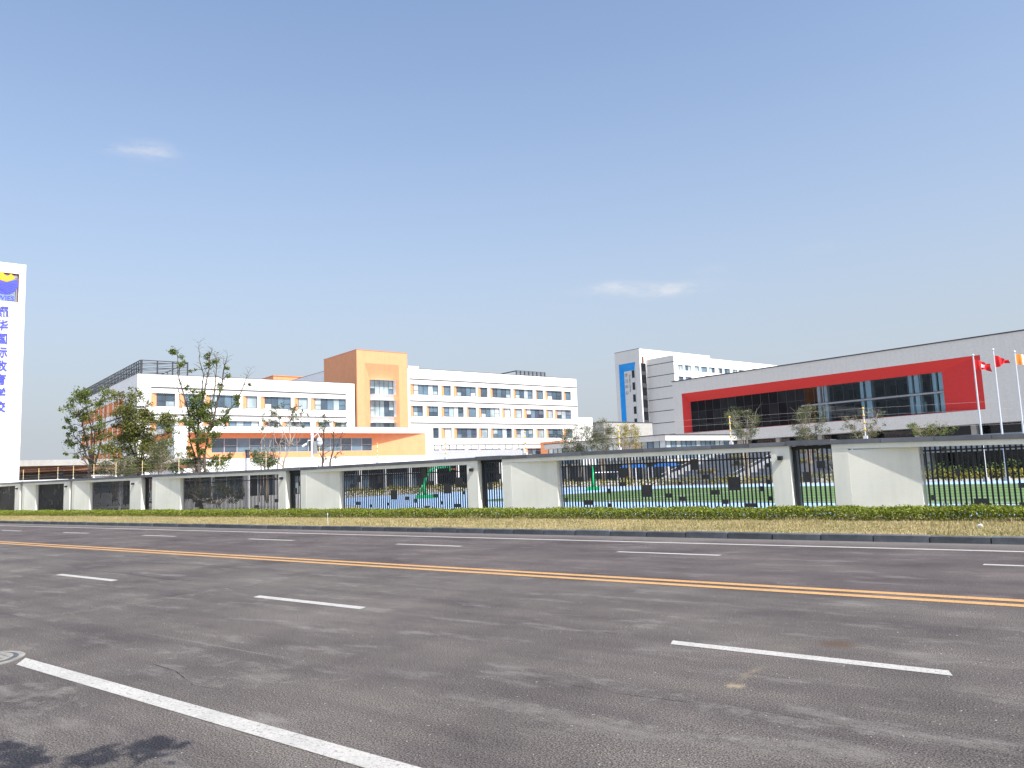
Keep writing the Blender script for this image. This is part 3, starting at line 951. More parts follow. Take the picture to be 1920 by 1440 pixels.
for k in range(4):
    z1 = 14.5 - 3.62 * k
    for i in range(9):
        u0 = -149.3 + i * 3.28
        ops.append((u0, u0 + 2.75, z1 - 2.0, z1))
        fl.append((u0, u0 + 1.35, u0 + 2.75, z1 - 2.0, z1 - 1.95, z1))
mb = MB(off)
wallgrid(mb, P, -155.0, -112.49, 0, 17.0, ops)
mb.build('side_wall', 'white_render', root)
for (u0, u1, u2, z0, zg, z1) in fl:
    if z1 < 4.5:
        continue
    window(root, off, P, u0, u1, u2, z0, zg, z1, 0.35, 1, 'orange_deep', pick=lambda: wr.choice(['pane_dark', 'pane_blue']))
for k in range(3):
    groove(root, off, P, -152.5, -120.2, 15.35 - 3.6 * k)
mb = MB(off)
mb.box(-154.9, -113.0, 26.9, 58.7, 0, 16.4)
mb.build('core', 'interior_dark', root)
mb = MB(off)
mb.box(-154.98, -112.8, 26.7, 58.74, 16.405, 16.5)
mb.box(-112.8, -112.51, 26.4, 58.74, 16.45, 16.998)
mb.box(-154.98, -112.8, 26.4, 26.69, 16.51, 16.998)
mb.build('roof', 'concrete_grey', root)
mb = MB(off)
mb.box(-155.03, -112.45, 26.33, 26.62, 17.002, 17.05)
mb.box(-112.75, -112.45, 26.62, 58.75, 17.002, 17.05)
mb.build('parapet_cap', 'groove', root)
# rooftop steel screen
scr = MB(off)
Z0, Z1 = 17.0, 18.95
for i in range(45):
    u = -154.6 + i * 0.945
    scr.box(u - 0.08, u + 0.08, 26.75, 26.87, Z0, Z1)
for z in (17.1, 17.55, 18.0, 18.45, 18.9):
    scr.box(-154.6, -112.9, 26.72, 26.78, z - 0.04, z + 0.04)
for i in range(4):
    u = 27.0 + i * 2.0
    scr.box(-113.02, -112.88, u - 0.08, u + 0.08, Z0, Z1)
for i in range(9):
    z = 17.08 + i * 0.23
    scr.box(-112.98, -112.92, 26.87, 33.1, z - 0.028, z + 0.028)
scr.box(-113.02, -112.88, 26.87, 33.1, 18.88, 18.98)
for i in range(7):
    u = -117 - i * 6
    scr.tube([(u, 26.8, 18.9), (u + 4, 33, 18.9)], 0.05, 4)
    scr.box(u - 0.05, u + 0.05, 33.0, 33.1, Z0, Z1)
scr.box(-154.6, -113.0, 33.02, 33.08, 18.86, 18.96)
scr.build('roof_screen', 'steel_dark', root)

# ---- orange stair tower
root, off = broot('stair_tower', -112, 59, 'orange tower with tall splayed window recess between the two white wings', 'tower')
AT = -112.0
P = east(AT)
o0, o1, oz = 60.35, 66.75, 20.40
i0, i1, iz, dd = 61.75, 66.1, 17.8, 0.9
mb = MB(off)
wallgrid(mb, P, 58.95, 68.4, 0, 22.5, [(o0, o1, 0.0, oz)])
mb.poly(P(o0, oz), P(o1, oz), P(i1, iz, dd), P(i0, iz, dd))
mb.poly(P(o0, 0), P(o0, oz), P(i0, iz, dd), P(i0, 0, dd))
mb.poly(P(o1, 0), P(o1, oz), P(i1, iz, dd), P(i1, 0, dd))
mb.build('front', 'orange', root)
mb = MB(off)
mb.poly((AT, 58.95, 0), (-124, 58.95, 0), (-124, 58.95, 22.5), (AT, 58.95, 22.5))
mb.poly((AT, 68.4, 0), (-124, 68.4, 0), (-124, 68.4, 22.5), (AT, 68.4, 22.5))
mb.poly((-124, 58.95, 0), (-124, 68.4, 0), (-124, 68.4, 22.5), (-124, 58.95, 22.5))
mb.build('sides', 'orange', root)
MB(off).box(-123.9, -112.3, 59.1, 68.3, 22.0, 22.3).build('roof', 'concrete_grey', root)
mb = MB(off)
mb.box(-124.05, -111.95, 58.9, 59.2, 22.502, 22.56)
mb.box(-112.25, -111.95, 59.2, 68.45, 22.502, 22.56)
mb.build('parapet_cap', 'orange_deep', root)
MB(off).box(-123.9, -113.05, 59.05, 68.3, 0, 21.9).build('core', 'interior_dark', root)
mb = MB(off)
for (z0, z1) in ((14.42, 15.40), (10.72, 11.72), (7.0, 8.0), (3.4, 4.4)):
    pbox(mb, P, i0, i1, z0, z1, dd - 0.1, dd + 0.1)
mb.build('spandrel', 'white_render', root)
for (z0, z1) in ((15.40, 17.8), (11.72, 14.42), (8.0, 10.72)):
    window(root, off, P, i0, i0, i1, z0, z0, z1, dd + 0.02, 5, pick=lambda: wr.choice(['pane_blue', 'pane_pale', 'pane_pale', 'pane_dark']))

# ---- right five-storey wing
root, off = broot('classroom_wing', -112.6, 68.4, 'white five-storey wing with orange window splays, right of the orange tower', 'building')
AR = -112.6
P = east(AR)
RW = [[(69.22, 69.88, 74.8), (75.54, 76.13, 77.42), (78.13, 78.8, 82.9), (83.5, 84.13, 85.52), (86.28, 86.85, 90.99), (91.74, 92.27, 96.39), (97.23, 97.63, 99.04), (99.7, 100.28, 103.94), (104.53, 105.13, 106.34)],
      [(69.19, 69.74, 71.55), (72.34, 72.86, 74.68), (75.42, 76.05, 80.04), (80.84, 81.32, 82.8), (83.47, 84.1, 88.18), (88.91, 89.43, 90.81), (91.66, 92.2, 93.55), (94.18, 94.81, 99.01), (99.69, 100.21, 101.37), (101.95, 102.59, 106.2)],
      [(69.08, 69.71, 74.65), (75.29, 75.99, 77.34), (77.98, 78.62, 82.82), (83.39, 83.98, 85.39), (86.08, 86.66, 90.89), (91.55, 92.17, 96.12), (97.02, 97.52, 98.93), (99.56, 100.13, 103.72), (104.22, 104.82, 106.32)]]
RW.append(RW[1])
ZS = [17.42, 13.72, 9.97, 6.25]
ops = []
fl = []
for rw, z1 in zip(RW, ZS):
    for (u0, u1, u2) in rw:
        ops.append((u0, u2 * (1 + 0.3 / 112.5) + 0.03, z1 - 2.1, z1))
        fl.append((u0, u1, u2, z1 - 2.1, z1 - 1.75, z1))
mb = MB(off)
wallgrid(mb, P, 68.4, 108.25, 0, 20.1, ops)
mb.build('front_wall', 'white_render', root)
for q in fl:
    window(root, off, P, *q, 0.3, shift=True)
for z in (18.27, 14.52, 10.78, 7.03):
    groove(root, off, P, 69.1, 108.2, z)
mb = MB(off)
mb.poly((-113.05, 59.2, 0), (-141, 59.2, 0), (-141, 59.2, 20.55), (-113.05, 59.2, 20.55))
mb.build('side_wall', 'white_render', root)
mb = MB(off)
mb.poly((-112.6, 108.25, 0), (-141, 108.25, 0), (-141, 108.25, 20.1), (-112.6, 108.25, 20.1))
mb.build('side_wall', 'white_render', root)
MB(off).box(-140.9, -113.06, 59.25, 108.2, 0, 19.6).build('core', 'interior_dark', root)
mb = MB(off)
mb.box(-141, -112.9, 59.3, 108.2, 19.61, 19.7)
mb.box(-112.9, -112.62, 68.45, 108.2, 19.6, 20.098)
mb.build('roof', 'concrete_grey', root)
mb = MB(off)
mb.box(-112.9, -112.56, 68.42, 108.3, 20.102, 20.15)
mb.box(-141, -124.1, 59.15, 59.45, 20.552, 20.60)
mb.build('parapet_cap', 'groove', root)
MB(off).box(-118, -112.62, 108.26, 112.3, 0, 12.3).build('end_annex', 'white_render', root)
# rooftop units
u, off = broot('roof_unit', -117, 73.0, 'pale boxy air handling unit on the roof right of the orange tower', 'roof unit')
MB(off).box(-116.4, -114.4, 70.0, 72.2, 19.7, 20.80).build('casing', 'white_metal', u)
for k in range(2):
    MB(off).tube([(-115.4, 70.6 + 1.0 * k, 20.8), (-115.4, 70.6 + 1.0 * k, 20.92)], 0.4, 14).build('fan_ring', 'concrete', u)
u, off = broot('roof_unit', -117, 80.0, 'low pale roof unit farther right, just above the parapet', 'roof unit')
MB(off).box(-116.5, -114.6, 73.4, 75.4, 19.7, 20.42).build('casing', 'white_metal', u)
MB(off).box(-116.4, -114.7, 73.5, 75.3, 20.422, 20.5).build('lid', 'concrete', u)
u, off = broot('roof_frame', -118, 97.0, 'small dark steel frame on the roof near the right end of the white wing', 'roof frame')
fr_ = MB(off)
for i in range(8):
    fr_.box(-115.08, -114.92, 94.6 + i * 1.05, 94.76 + i * 1.05, 19.7, 21.35)
for z in (20.2, 20.45, 20.7, 20.95, 21.15, 21.35):
    fr_.box(-115.03, -114.97, 94.6, 102.1, z - 0.045, z + 0.045)
fr_.box(-121, -115.0, 94.6, 94.76, 21.2, 21.38)
fr_.build('frame', 'steel_dark', u)
# further orange block behind
u, off = broot('rear_block', -146, 57, 'orange rooftop block peeking over the left wing roof', 'building')
mb = MB(off)
mb.box(-150, -144.3, 58.1, 64, 16, 22.1)
mb.build('walls', 'orange', u)
MB(off).box(-150.1, -144.2, 58.0, 64.1, 22.102, 22.25).build('parapet_cap', 'orange_deep', u)

# ---- low block with the wide orange recess
root, off = broot('low_block', -102, 28.3, 'low white block with a wide orange recess and window ribbon before the wings', 'building')
AL = -102.0
P = east(AL)
o0, o1, oz0, oz1 = 29.83, 65.3, 4.95, 8.35
i0, i1, dd = 31.55, 56.9, 1.5
mb = MB(off)
wallgrid(mb, P, 28.3, 66.7, 3.4, 9.2, [(o0, o1, oz0, oz1)])
mb.build('front_frame', 'white_render', root)
mb = MB(off)
mb.poly(P(o0, oz0), P(i0, oz0, dd), P(i0, oz1, dd), P(o0, oz1))
mb.poly(P(i1, oz0, dd), P(o1, oz0), P(o1, oz1), P(i1, oz1, dd))
mb.poly(P(o0, oz0), P(o1, oz0), P(i1, oz0, dd), P(i0, oz0, dd))
wallgrid(mb, lambda u, z, d=0: P(u, z, dd), i0, i1, oz0, oz1, [(33.3, 56.8, 5.80, 7.72)])
mb.build('recess', 'orange', root)
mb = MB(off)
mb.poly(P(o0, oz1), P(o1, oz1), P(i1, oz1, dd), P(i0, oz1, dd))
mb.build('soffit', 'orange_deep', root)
Pd = east(AL - dd)
n = 14
for i in range(n):
    a0 = 33.3 + (56.8 - 33.3) * i / n
    a1 = 33.3 + (56.8 - 33.3) * (i + 1) / n
    w = MB(off)
    pbox(w, Pd, a0, a0 + 0.05, 5.80, 7.72, 0.02, 0.12)
    pbox(w, Pd, a1 - 0.05, a1, 5.80, 7.72, 0.02, 0.12)
    pbox(w, Pd, a0 + 0.05, a1 - 0.05, 7.67, 7.72, 0.02, 0.12)
    pbox(w, Pd, a0 + 0.05, a1 - 0.05, 5.80, 5.85, 0.02, 0.12)
    if i % 2:
        pbox(w, Pd, a0 + 0.05, a1 - 0.05, 6.70, 6.75, 0.03, 0.12)
    win = w.build('window', 'awning_grey', root)
    cells = [(5.85, 6.70), (6.75, 7.67)] if i % 2 else [(5.85, 7.67)]
    for (z0, z1) in cells:
        j = wr.uniform(-0.01, 0.01)
        MB(off).poly(Pd(a0 + 0.05, z0, 0.07 + j), Pd(a1 - 0.05, z0, 0.07), Pd(a1 - 0.05, z1, 0.07), Pd(a0 + 0.05, z1, 0.07 + j)).build('pane', 'pane_dark' if wr.random() < 0.6 else 'pane_blue', win)
P2 = south(28.3)
mb = MB(off)
wallgrid(mb, P2, -112.4, -102.0, 0, 9.2, [(-112.0, -103.1, 7.7, 8.55)])
mb.build('side_wall', 'white_render', root)
mb = MB(off)
pbox(mb, P2, -112.0, -103.1, 7.7, 8.55, 0.15, 0.3)
mb.build('side_band', 'orange_deep', root)
mb = MB(off)
mb.poly((-102, 66.7, 0), (-112.4, 66.7, 0), (-112.4, 66.7, 9.2), (-102, 66.7, 9.2))
mb.build('side_wall', 'white_render', root)
MB(off).box(-112.4, -103.7, 28.65, 66.6, 0, 9.0).build('core', 'interior_dark', root)
mb = MB(off)
mb.box(-112.4, -101.95, 28.25, 66.75, 9.202, 9.25)
mb.build('roof_cap', 'concrete_grey', root)
for i in range(10):
    u = 28.6 + i * 4.2
    MB(off).box(-102.5, -102.02, u, u + 0.45, 0, 3.398).build('column', 'concrete_grey', root)
for i in range(18):
    u = 29.0 + i * 2.08
    w = MB(off).box(-103.55, -103.45, u, u + 0.07, 0, 3.39).box(-103.55, -103.45, u + 0.07, u + 2.07, 2.3, 2.38).build('window', 'awning_grey', root)
    MB(off).poly((-103.5, u + 0.07, 0.1), (-103.5, u + 2.08, 0.1), (-103.52, u + 2.08, 2.3), (-103.52, u + 0.07, 2.3)).build('pane', wr.choice(['pane_dark', 'dark_glass', 'pane_dark', 'pane_pale']), w)
MB(off).box(-103.7, -102.0, 28.35, 66.65, 3.30, 3.398).build('soffit', 'white_render', root)

# ---- terrace screen right of the low block
root, off = broot('terrace_screen', -104, 68, 'grey terrace parapet with thin posts and rail at the foot of the white wing', 'terrace')
mb = MB(off)
mb.box(-104.3, -104.0, 67.9, 86, 4.2, 5.75)
mb.build('parapet', 'awning_grey', root)
for i in range(13):
    MB(off).box(-104.2, -104.1, 68.2 + i * 1.45, 68.28 + i * 1.45, 5.75, 6.58).build('post', 'frame_dark', root)
MB(off).box(-105.6, -103.9, 67.9, 86.1, 6.60, 6.72).build('rail', 'concrete', root)
for i in range(5):
    MB(off).box(-104.3, -104.0, 68.1 + i * 4.4, 68.5 + i * 4.4, 0, 4.198).build('column', 'white_render', root)
MB(off).box(-108.2, -107.6, 68.0, 86, 0, 4.19).build('back_wall', 'dark_glass', root)
root, off = broot('orange_porch', -106, 97, 'small orange porch box at the right foot of the white wing', 'porch')
mb = MB(off)
mb.box(-111.5, -106.0, 97.0, 99.1, 3.5, 7.2)
mb.build('box', 'orange', root)
MB(off).box(-111.6, -105.95, 96.95, 99.15, 7.202, 7.28).build('cap', 'orange_deep', root)
for k in range(2):
    MB(off).box(-106.6, -106.1, 97.1 + 1.5 * k, 97.5 + 1.5 * k, 0, 3.498).build('column', 'white_render', root)

# ------------------------------------------------------------------ sign pylon
root, off = broot('sign_pylon', -68.72, 6.0, 'tall white sign pylon with blue lettering and wave logo at the left frame edge', 'sign')
AS = -68.72
mb = MB(off)
mb.box(-69.6, AS, 3.6, 8.03, 0, 16.05)
mb.box(-69.6, AS, 7.60, 8.03, 16.05, 18.28)
mb.box(-69.6, AS, 3.6, 5.6, 16.05, 18.28)
mb.box(-69.6, AS, 3.6, 8.03, 18.28, 19.05)
mb.build('slab', 'sign_white', root)
mb = MB(off)
mb.box(AS - 0.28, AS - 0.20, 5.6, 7.6, 18.19, 18.279)
mb.box(AS - 0.28, AS - 0.20, 7.52, 7.598, 16.06, 18.19)
mb.box(AS - 0.25, AS - 0.20, 5.6, 7.52, 17.92, 17.96)
mb.tube([(AS - 0.24, 7.40, 16.06), (AS - 0.24, 7.46, 17.9)], 0.02, 5)
mb.build('logo_frame', 'brown_soffit', root)
cb, cz, cr = 6.70, 17.42, 0.84
n = 40
ringp = []
pts = []
for j in range(n + 1):
    t = R(28) - R(236) * j / n
    pts.append((cb + cr * math.cos(t), cz + cr * math.sin(t)))
top = [(cb - 0.74, cz + 0.40), (cb - 0.30, cz + 0.20), (cb, cz + 0.12), (cb + 0.12, cz + 0.10), (cb + 0.36, cz + 0.22)]
lg = MB(off)
lp = pts + top
i = lg.P([(AS + 0.05, p[0], p[1]) for p in lp] + [(AS - 0.1, p[0], p[1]) for p in lp])
m_ = len(lp)
lg.f.append(tuple(range(i, i + m_)))
for j in range(m_):
    lg.f.append((i + j, i + (j + 1) % m_, i + m_ + (j + 1) % m_, i + m_ + j))
logo = lg.build('logo_disc', 'sign_blue', root)
lg = MB(off)
lp = [(cb - 0.80, cz + 0.44), (cb - 0.55, cz + 0.74), (cb - 0.2, cz + 0.86), (cb + 0.1, cz + 0.55), (cb + 0.36, cz + 0.80), (cb + 0.66, cz + 0.50), (cb + 0.36, cz + 0.25), (cb + 0.12, cz + 0.13), (cb, cz + 0.15), (cb - 0.30, cz + 0.23)]
i = lg.P([(AS + 0.05, p[0], p[1]) for p in lp] + [(AS - 0.1, p[0], p[1]) for p in lp])
m_ = len(lp)
lg.f.append(tuple(range(i, i + m_)))
for j in range(m_):
    lg.f.append((i + j, i + (j + 1) % m_, i + m_ + (j + 1) % m_, i + m_ + j))
lg.build('logo_crest', 'sign_yellow', root)
wv_ = MB(off)
for k in range(6):
    z = cz - 0.02 - 0.13 * k
    hw = math.sqrt(max(0.02, cr * cr - (z - cz) ** 2)) - 0.05
    ps = []
    for j in range(15):
        t = -1 + 2 * j / 14
        ps.append((AS + 0.055, cb + hw * t, z + 0.05 * math.cos(2.2 * t + k * 0.4) - 0.04 * k * t))
    wv_.tube(ps, 0.014, 4)
wv_.build('logo_waves', 'frame_dark', logo)
def eastm(b, z, off, lift=0.03):
    return Matrix(((0, 0, 1, AS + lift - off[0]), (1, 0, 0, b - off[1]), (0, 1, 0, z - off[2]), (0, 0, 0, 1)))
text_mesh('lettering', 'YWIES', 0.50, 'sign_blue', root, eastm(6.62, 16.28, off, 0.0), 0.04, bold=0.012)
for k, ch in enumerate('耀华国际教育学校'):
    text_mesh('character', ch, 0.86, 'sign_blue', root, eastm(6.60, 15.18 - 1.03 * k, off, 0.03), 0.035, bold=0.012)

# ------------------------------------------------------------------ sports hall with the red frame
root, off = broot('sports_hall', -105.8, 129.8, 'long pale grey hall with a red framed strip of glazing on the right', 'building')
BH = 129.82
P = south(BH)
o0, o1, oz0, oz1 = -103.48, -46.2, 8.50, 16.85
i0, i1, iz0, iz1, dd = -103.2, -52.4, 8.66, 15.08, 1.28
mb = MB(off)
wallgrid(mb, P, -105.82, -18, 6.4, 19.55, [(o0, o1, oz0, oz1)])
mb.build('facade', 'grey_tile', root)
mb = MB(off)
mb.poly(P(o0, oz1), P(o1, oz1), P(i1, iz1, dd), P(i0 + 0.9, iz1, dd))
mb.poly(P(o0, oz0), P(o0, oz1), P(i0 + 0.9, iz1, dd), P(i0 + 0.9, iz0, dd))
mb.poly(P(o1, oz0), P(o1, oz1), P(i1, iz1, dd), P(i1, iz0, dd))
mb.poly(P(o0, oz0), P(o1, oz0), P(i1, iz0, dd), P(i0 + 0.9, iz0, dd))
mb.build('red_frame', 'red_panel', root)
i0 += 0.9
Pd = south(BH + dd)
n = 27
for i in range(n):
    a0 = i0 + (i1 - i0) * i / n
    a1 = i0 + (i1 - i0) * (i + 1) / n
    clear = a0 > -77.5
    for (z0, z1) in (((iz0, 11.74), (12.02, iz1)) if clear else ((iz0, 10.2), (10.2, 12.9), (12.9, iz1))):
        w = MB(off)
        pbox(w, Pd, a0, a0 + 0.06, z0, z1, -0.05, 0.12)
        pbox(w, Pd, a0 + 0.06, a1, z0, z0 + 0.05, 0.01 if not clear else -0.03, 0.12)
        win = w.build('window', 'frame_dark', root)
        j = wr.uniform(-0.01, 0.01)
        MB(off).poly(Pd(a0 + 0.05, z0 + 0.05, 0.03 + j), Pd(a1, z0 + 0.05, 0.03), Pd(a1, z1, 0.03), Pd(a0 + 0.05, z1, 0.03 + j)).build('pane', 'hall_glass' if clear else ('dull_glass_deep' if (z0 > 12 and (a0 < -96 or -93 < a0 < -83)) or wr.random() < 0.2 else 'dull_glass'), win)
mb = MB(off)
pbox(mb, Pd, -77.2, i1, 11.74, 12.02, -0.04, 0.6)
mb.build('floor_edge', 'concrete_grey', root)
# hall interior behind the clear glazing
mb = MB(off)
pbox(mb, P, -77.6, -52.0, iz0 - 0.3, 15.6, 8.0, 8.2)
mb.poly(P(-51.9, 8.5, dd + 0.1), P(-51.9, 15.6, dd + 0.1), P(-51.9, 15.6, 8), P(-51.9, 8.5, 8))
mb.build('inner_wall', 'interior_wall', root)
mb = MB(off)
pbox(mb, P, -77.6, -51.9, 11.72, 11.98, dd + 0.3, 8)
pbox(mb, P, -77.6, -51.9, 8.3, 8.5, dd + 0.2, 8)
pbox(mb, P, -77.6, -51.9, 15.3, 15.5, dd + 0.2, 8)
mb.build('inner_floor', 'concrete', root)
for a in (-73.2, -65.2, -57.0, -53.2):
    for (z0, z1) in ((8.5, 11.72), (11.98, 15.3)):
        mb = MB(off)
        pbox(mb, P, a, a + 0.95, z0, z1, 1.7, 2.6)
        mb.build('inner_column', 'column_pale', root)
        mb = MB(off)
        pbox(mb, P, a - 0.95, a - 0.40, z0, z1, 1.7, 2.2)
        mb.build('inner_column', 'column_pale', root)
for i in range(10):
    a = -76.4 + i * 2.5
    mb = MB(off)
    pbox(mb, P, a, a + 1.3, 12.9, 14.4, 7.9, 7.99)
    mb.build('inner_door', 'interior_dark', root)
for a in (-60.6, -59.2):
    mb = MB(off)
    pbox(mb, P, a, a + 1.2, 9.4, 11.0, 7.9, 7.99)
    mb.build('inner_window', 'pane_white', root)
mb = MB(off)
mb.box(-105.8, -77.7, BH + dd + 0.3, 160, 6.5, 19.2)
mb.box(-77.7, -18, BH + 8.3, 160, 6.5, 19.2)
mb.build('core', 'interior_dark', root)
mb = MB(off)
mb.box(-105.8, -18, BH + 0.02, 160, 19.25, 19.5)
mb.poly((-105.82, BH, 6.4), (-105.82, 160, 6.4), (-105.82, 160, 19.5), (-105.82, BH, 19.5))
mb.build('roof', 'grey_tile', root)
MB(off).box(-105.9, -18, BH - 0.12, BH + 0.4, 19.552, 19.75).build('roof_edge', 'frame_dark', root)
MB(off).box(-105.8, -18, BH + 0.005, 160, 6.38, 6.49).build('soffit', 'concrete', root)
MB(off).box(-100, -18, BH + 4, BH + 4.2, 0, 6.37).build('lower_glazing', 'dark_glass', root)
for i in range(9):
    u = -100 + i * 8.5
    MB(off).box(u, u + 0.8, BH + 1.2, BH + 2.0, 0, 6.375).build('column', 'concrete', root)
for k, ch in enumerate('运动馆'):
    text_mesh('character', ch, 0.72, 'text_grey', root, Matrix(((1, 0, 0, -95.1 + 0.88 * k - off[0]), (0, 0, -1, BH - 0.03 - off[1]), (0, 1, 0, 7.30), (0, 0, 0, 1))), 0.03, bold=0.01)

# ------------------------------------------------------------------ tall block with blue frame
root, off = broot('centre_tower', -171, 194, 'tall white ten-storey block with a blue angular frame behind the grey hall', 'building')
P = south(194.0)
o0, o1, oz = -180.6, -173.1, 37.0
i0, i1, iz, dd = -179.25, -174.55, 34.5, 1.0
mb = MB(off)
wallgrid(mb, P, -182.3, -171.14, 0, 41.2, [(o0, o1, 0, oz)])
wallgrid(mb, lambda u, z, d=0: P(u, z, dd), i0, i1, 0, iz, [])
mb.poly(P(o1, 0), P(o1, oz), P(i1, iz, dd), P(i1, 0, dd))
mb.build('end_wall', 'grey_tile', root)
mb = MB(off)
mb.poly(P(o0, oz), P(o1, oz), P(i1, iz, dd), P(i0, iz, dd))
mb.poly(P(o0, 0), P(o0, oz), P(i0, iz, dd), P(i0, 0, dd))
mb.build('blue_frame', 'blue_panel', root)
for k in range(8):
    z = 31.95 - 4.05 * k
    if z < 0: break
    w = MB(off)
    pbox(w, P, -175.75, -174.60, z, z + 2.5, dd - 0.06, dd - 0.01)
    win = w.build('window', 'frame_dark', root)
    MB(off).poly(P(-175.7, z + 0.05, dd - 0.065), P(-174.65, z + 0.05, dd - 0.065), P(-174.65, z + 2.45, dd - 0.07), P(-175.7, z + 2.45, dd - 0.07)).build('pane', 'dark_glass', win)
for k, ch in enumerate('学习中心'):
    text_mesh('character', ch, 1.45, 'text_grey', root, Matrix(((1, 0, 0, -178.35 - off[0]), (0, 0, -1, 194 + dd - 0.05 - off[1]), (0, 1, 0, 33.0 - 1.95 * k), (0, 0, 0, 1))), 0.03)
text_mesh('lettering', 'Student Center', 0.95, 'text_grey', root, Matrix(((0, 1, 0, -176.75 - off[0]), (0, 0, -1, 194 + dd - 0.05 - off[1]), (-1, 0, 0, 30.2), (0, 0, 0, 1))), 0.03)
mb = MB(off)
mb.poly((-171.14, 194, 0), (-171.14, 275, 0), (-171.14, 275, 39.2), (-171.14, 232, 39.2), (-171.14, 232, 41.2), (-171.14, 194, 41.2))
mb.poly((-182.3, 194, 41.2), (-171.14, 194, 41.2), (-171.14, 232, 41.2), (-182.3, 232, 41.2))
mb.build('long_wall', 'white_render', root)
MB(off).box(-182.35, -171.1, 193.95, 194.3, 41.202, 41.35).build('parapet_cap', 'frame_dark', root)
for k in range(9):
    z = 36.4 - 4.05 * (k + 1)
    MB(off).box(-171.1, -170.95, 194.5, 196.7, z + 1.3, z + 4.0).build('pane', 'dark_glass', root)
    MB(off).box(-171.12, -170.9, 194.5, 196.7, z, z + 1.29).build('spandrel', 'frame_dark', root)
MB(off).box(-171.12, -170.8, 195.1, 195.7, 36.5, 38.6).build('flue', 'brown_soffit', root)
P = south(197.2)
mb = MB(off)
mb.poly(P(-171.1, 0), P(-159.6, 0), P(-159.6, 37.6), P(-171.1, 37.6))
mb.poly((-171.1, 197.2, 37.6), (-159.6, 197.2, 37.6), (-159.6, 262, 37.6), (-171.1, 262, 37.6))
mb.build('annex_wall', 'grey_tile', root)
for k in range(9):
    groove(root, off, P, -171.0, -159.6, 35.5 - 3.88 * k, 0.22)
P = east(-159.6)
ops = []
fl = []
for k in range(3):
    z1 = 34.7 - 3.88 * k
    for i in range(12):
        u = 199.2 + i * 4.25
        ops.append((u - (1.0 if i % 5 in (1, 3, 4) else 0), u + 2.6, z1 - 1.9, z1))
        fl.append((u - (1.0 if i % 5 in (1, 3, 4) else 0), u, u + 2.6, z1 - 1.9, z1 - 1.85, z1))
mb = MB(off)
wallgrid(mb, P, 197.2, 262, 0, 37.6, ops)
mb.build('annex_front', 'white_render', root)
for q in fl:
    window(root, off, P, *q, 0.4, 2, 'pale_blue', transom=False, pick=lambda: wr.choice(['pane_blue', 'pane_pale', 'pane_dark']))
for k in range(3):
    groove(root, off, P, 197.25, 262, 35.5 - 3.88 * k, 0.18)
MB(off).box(-171.0, -160.2, 197.8, 261, 0, 37.0).build('core', 'interior_dark', root)

# ------------------------------------------------------------------ pavilion, far block, podium and seating steps
root, off = broot('pavilion', -72, 86, 'low flat-roofed glazed pavilion in front of the blue framed block', 'pavilion')
mb = MB(off)
mb.box(-98, -72, 86.1, 103, 5.42, 6.2)
mb.build('roof_slab', 'grey_tile', root)
MB(off).box(-98.1, -71.9, 86.0, 103.1, 6.202, 6.32).build('roof_edge', 'frame_dark', root)
for i in range(22):
    u = -97.5 + i * 1.14
    w = MB(off).box(u, u + 0.08, 86.5, 86.62, 2.8, 5.418).build('mullion', 'frame_dark', root)
    MB(off).poly((u + 0.08, 86.56, 2.85), (u + 1.14, 86.56, 2.85), (u + 1.14, 86.57, 5.4), (u + 0.08, 86.57, 5.4)).build('pane', wr.choice(['pane_pale', 'pane_blue', 'pane_pale', 'pane_white']), root)
for i in range(14):
    u = 86.7 + i * 1.14
    MB(off).box(-72.6, -72.48, u, u + 0.08, 2.8, 5.418).build('mullion', 'frame_dark', root)
    MB(off).poly((-72.54, u + 0.08, 2.85), (-72.54, u + 1.14, 2.85), (-72.55, u + 1.14, 5.4), (-72.55, u + 0.08, 5.4)).build('pane', wr.choice(['pane_pale', 'pane_blue', 'pane_pale']), root)
MB(off).box(-98, -72.3, 86.3, 103, 2.3, 2.8).build('floor_slab', 'concrete', root)
MB(off).box(-97, -73.4, 87.4, 102, 0, 5.4).build('core', 'interior_wall', root)
for i in range(7):
    u = -97.4 + i * 4.1
    MB(off).box(u, u + 0.45, 86.4, 86.85, 0, 2.298).build('column', 'concrete', root)
root, off = broot('far_block', -143, 142, 'plain grey box building far behind the right end of the white wing', 'building')
mb = MB(off)
mb.box(-150, -138, 141.5, 160, 0, 13.6)
mb.build('walls', 'concrete', root)
MB(off).box(-150.1, -137.9, 141.4, 160.1, 13.602, 13.8).build('roof_edge', 'frame_dark', root)
for i in range(3):
    MB(off).box(-148.5 + i * 3.4, -146.9 + i * 3.4, 141.44, 141.498, 9.6, 11.6).build('window', 'pane_dark', root)

root, off = broot('podium', -33, 60, 'dark glazed podium storey with ribbed grey fascia behind the flagpoles', 'podium')
for i in range(5):
    MB(off).box(-33, 20, 60.0 + 0.05 * (i % 2), 60.4, 1.92 + i * 0.235, 2.14 + i * 0.235).build('fascia_board', 'concrete_grey', root)
MB(off).box(-33, 20, 60.41, 124, 2.75, 3.05).build('deck', 'concrete', root)
for i in range(28):
    u = -32.8 + i * 1.9
    MB(off).box(u, u + 0.1, 62.4, 62.55, 0, 1.91).build('mullion', 'frame_dark', root)
    MB(off).poly((u + 0.1, 62.5, 0), (u + 1.9, 62.5, 0), (u + 1.9, 62.51, 1.91), (u + 0.1, 62.51, 1.91)).build('pane', 'dark_glass', root)
MB(off).box(-33, 20, 60.4, 63.5, 1.92, 2.05).build('soffit', 'concrete_grey', root)
for i in range(8):
    MB(off).box(-32.6 + i * 6.6, -32.1 + i * 6.6, 60.5, 61.0, 0, 1.918).build('column', 'concrete_grey', root)
MB(off).box(-33, 20, 63.5, 64, 0, 1.91).build('back_wall', 'interior_dark', root)

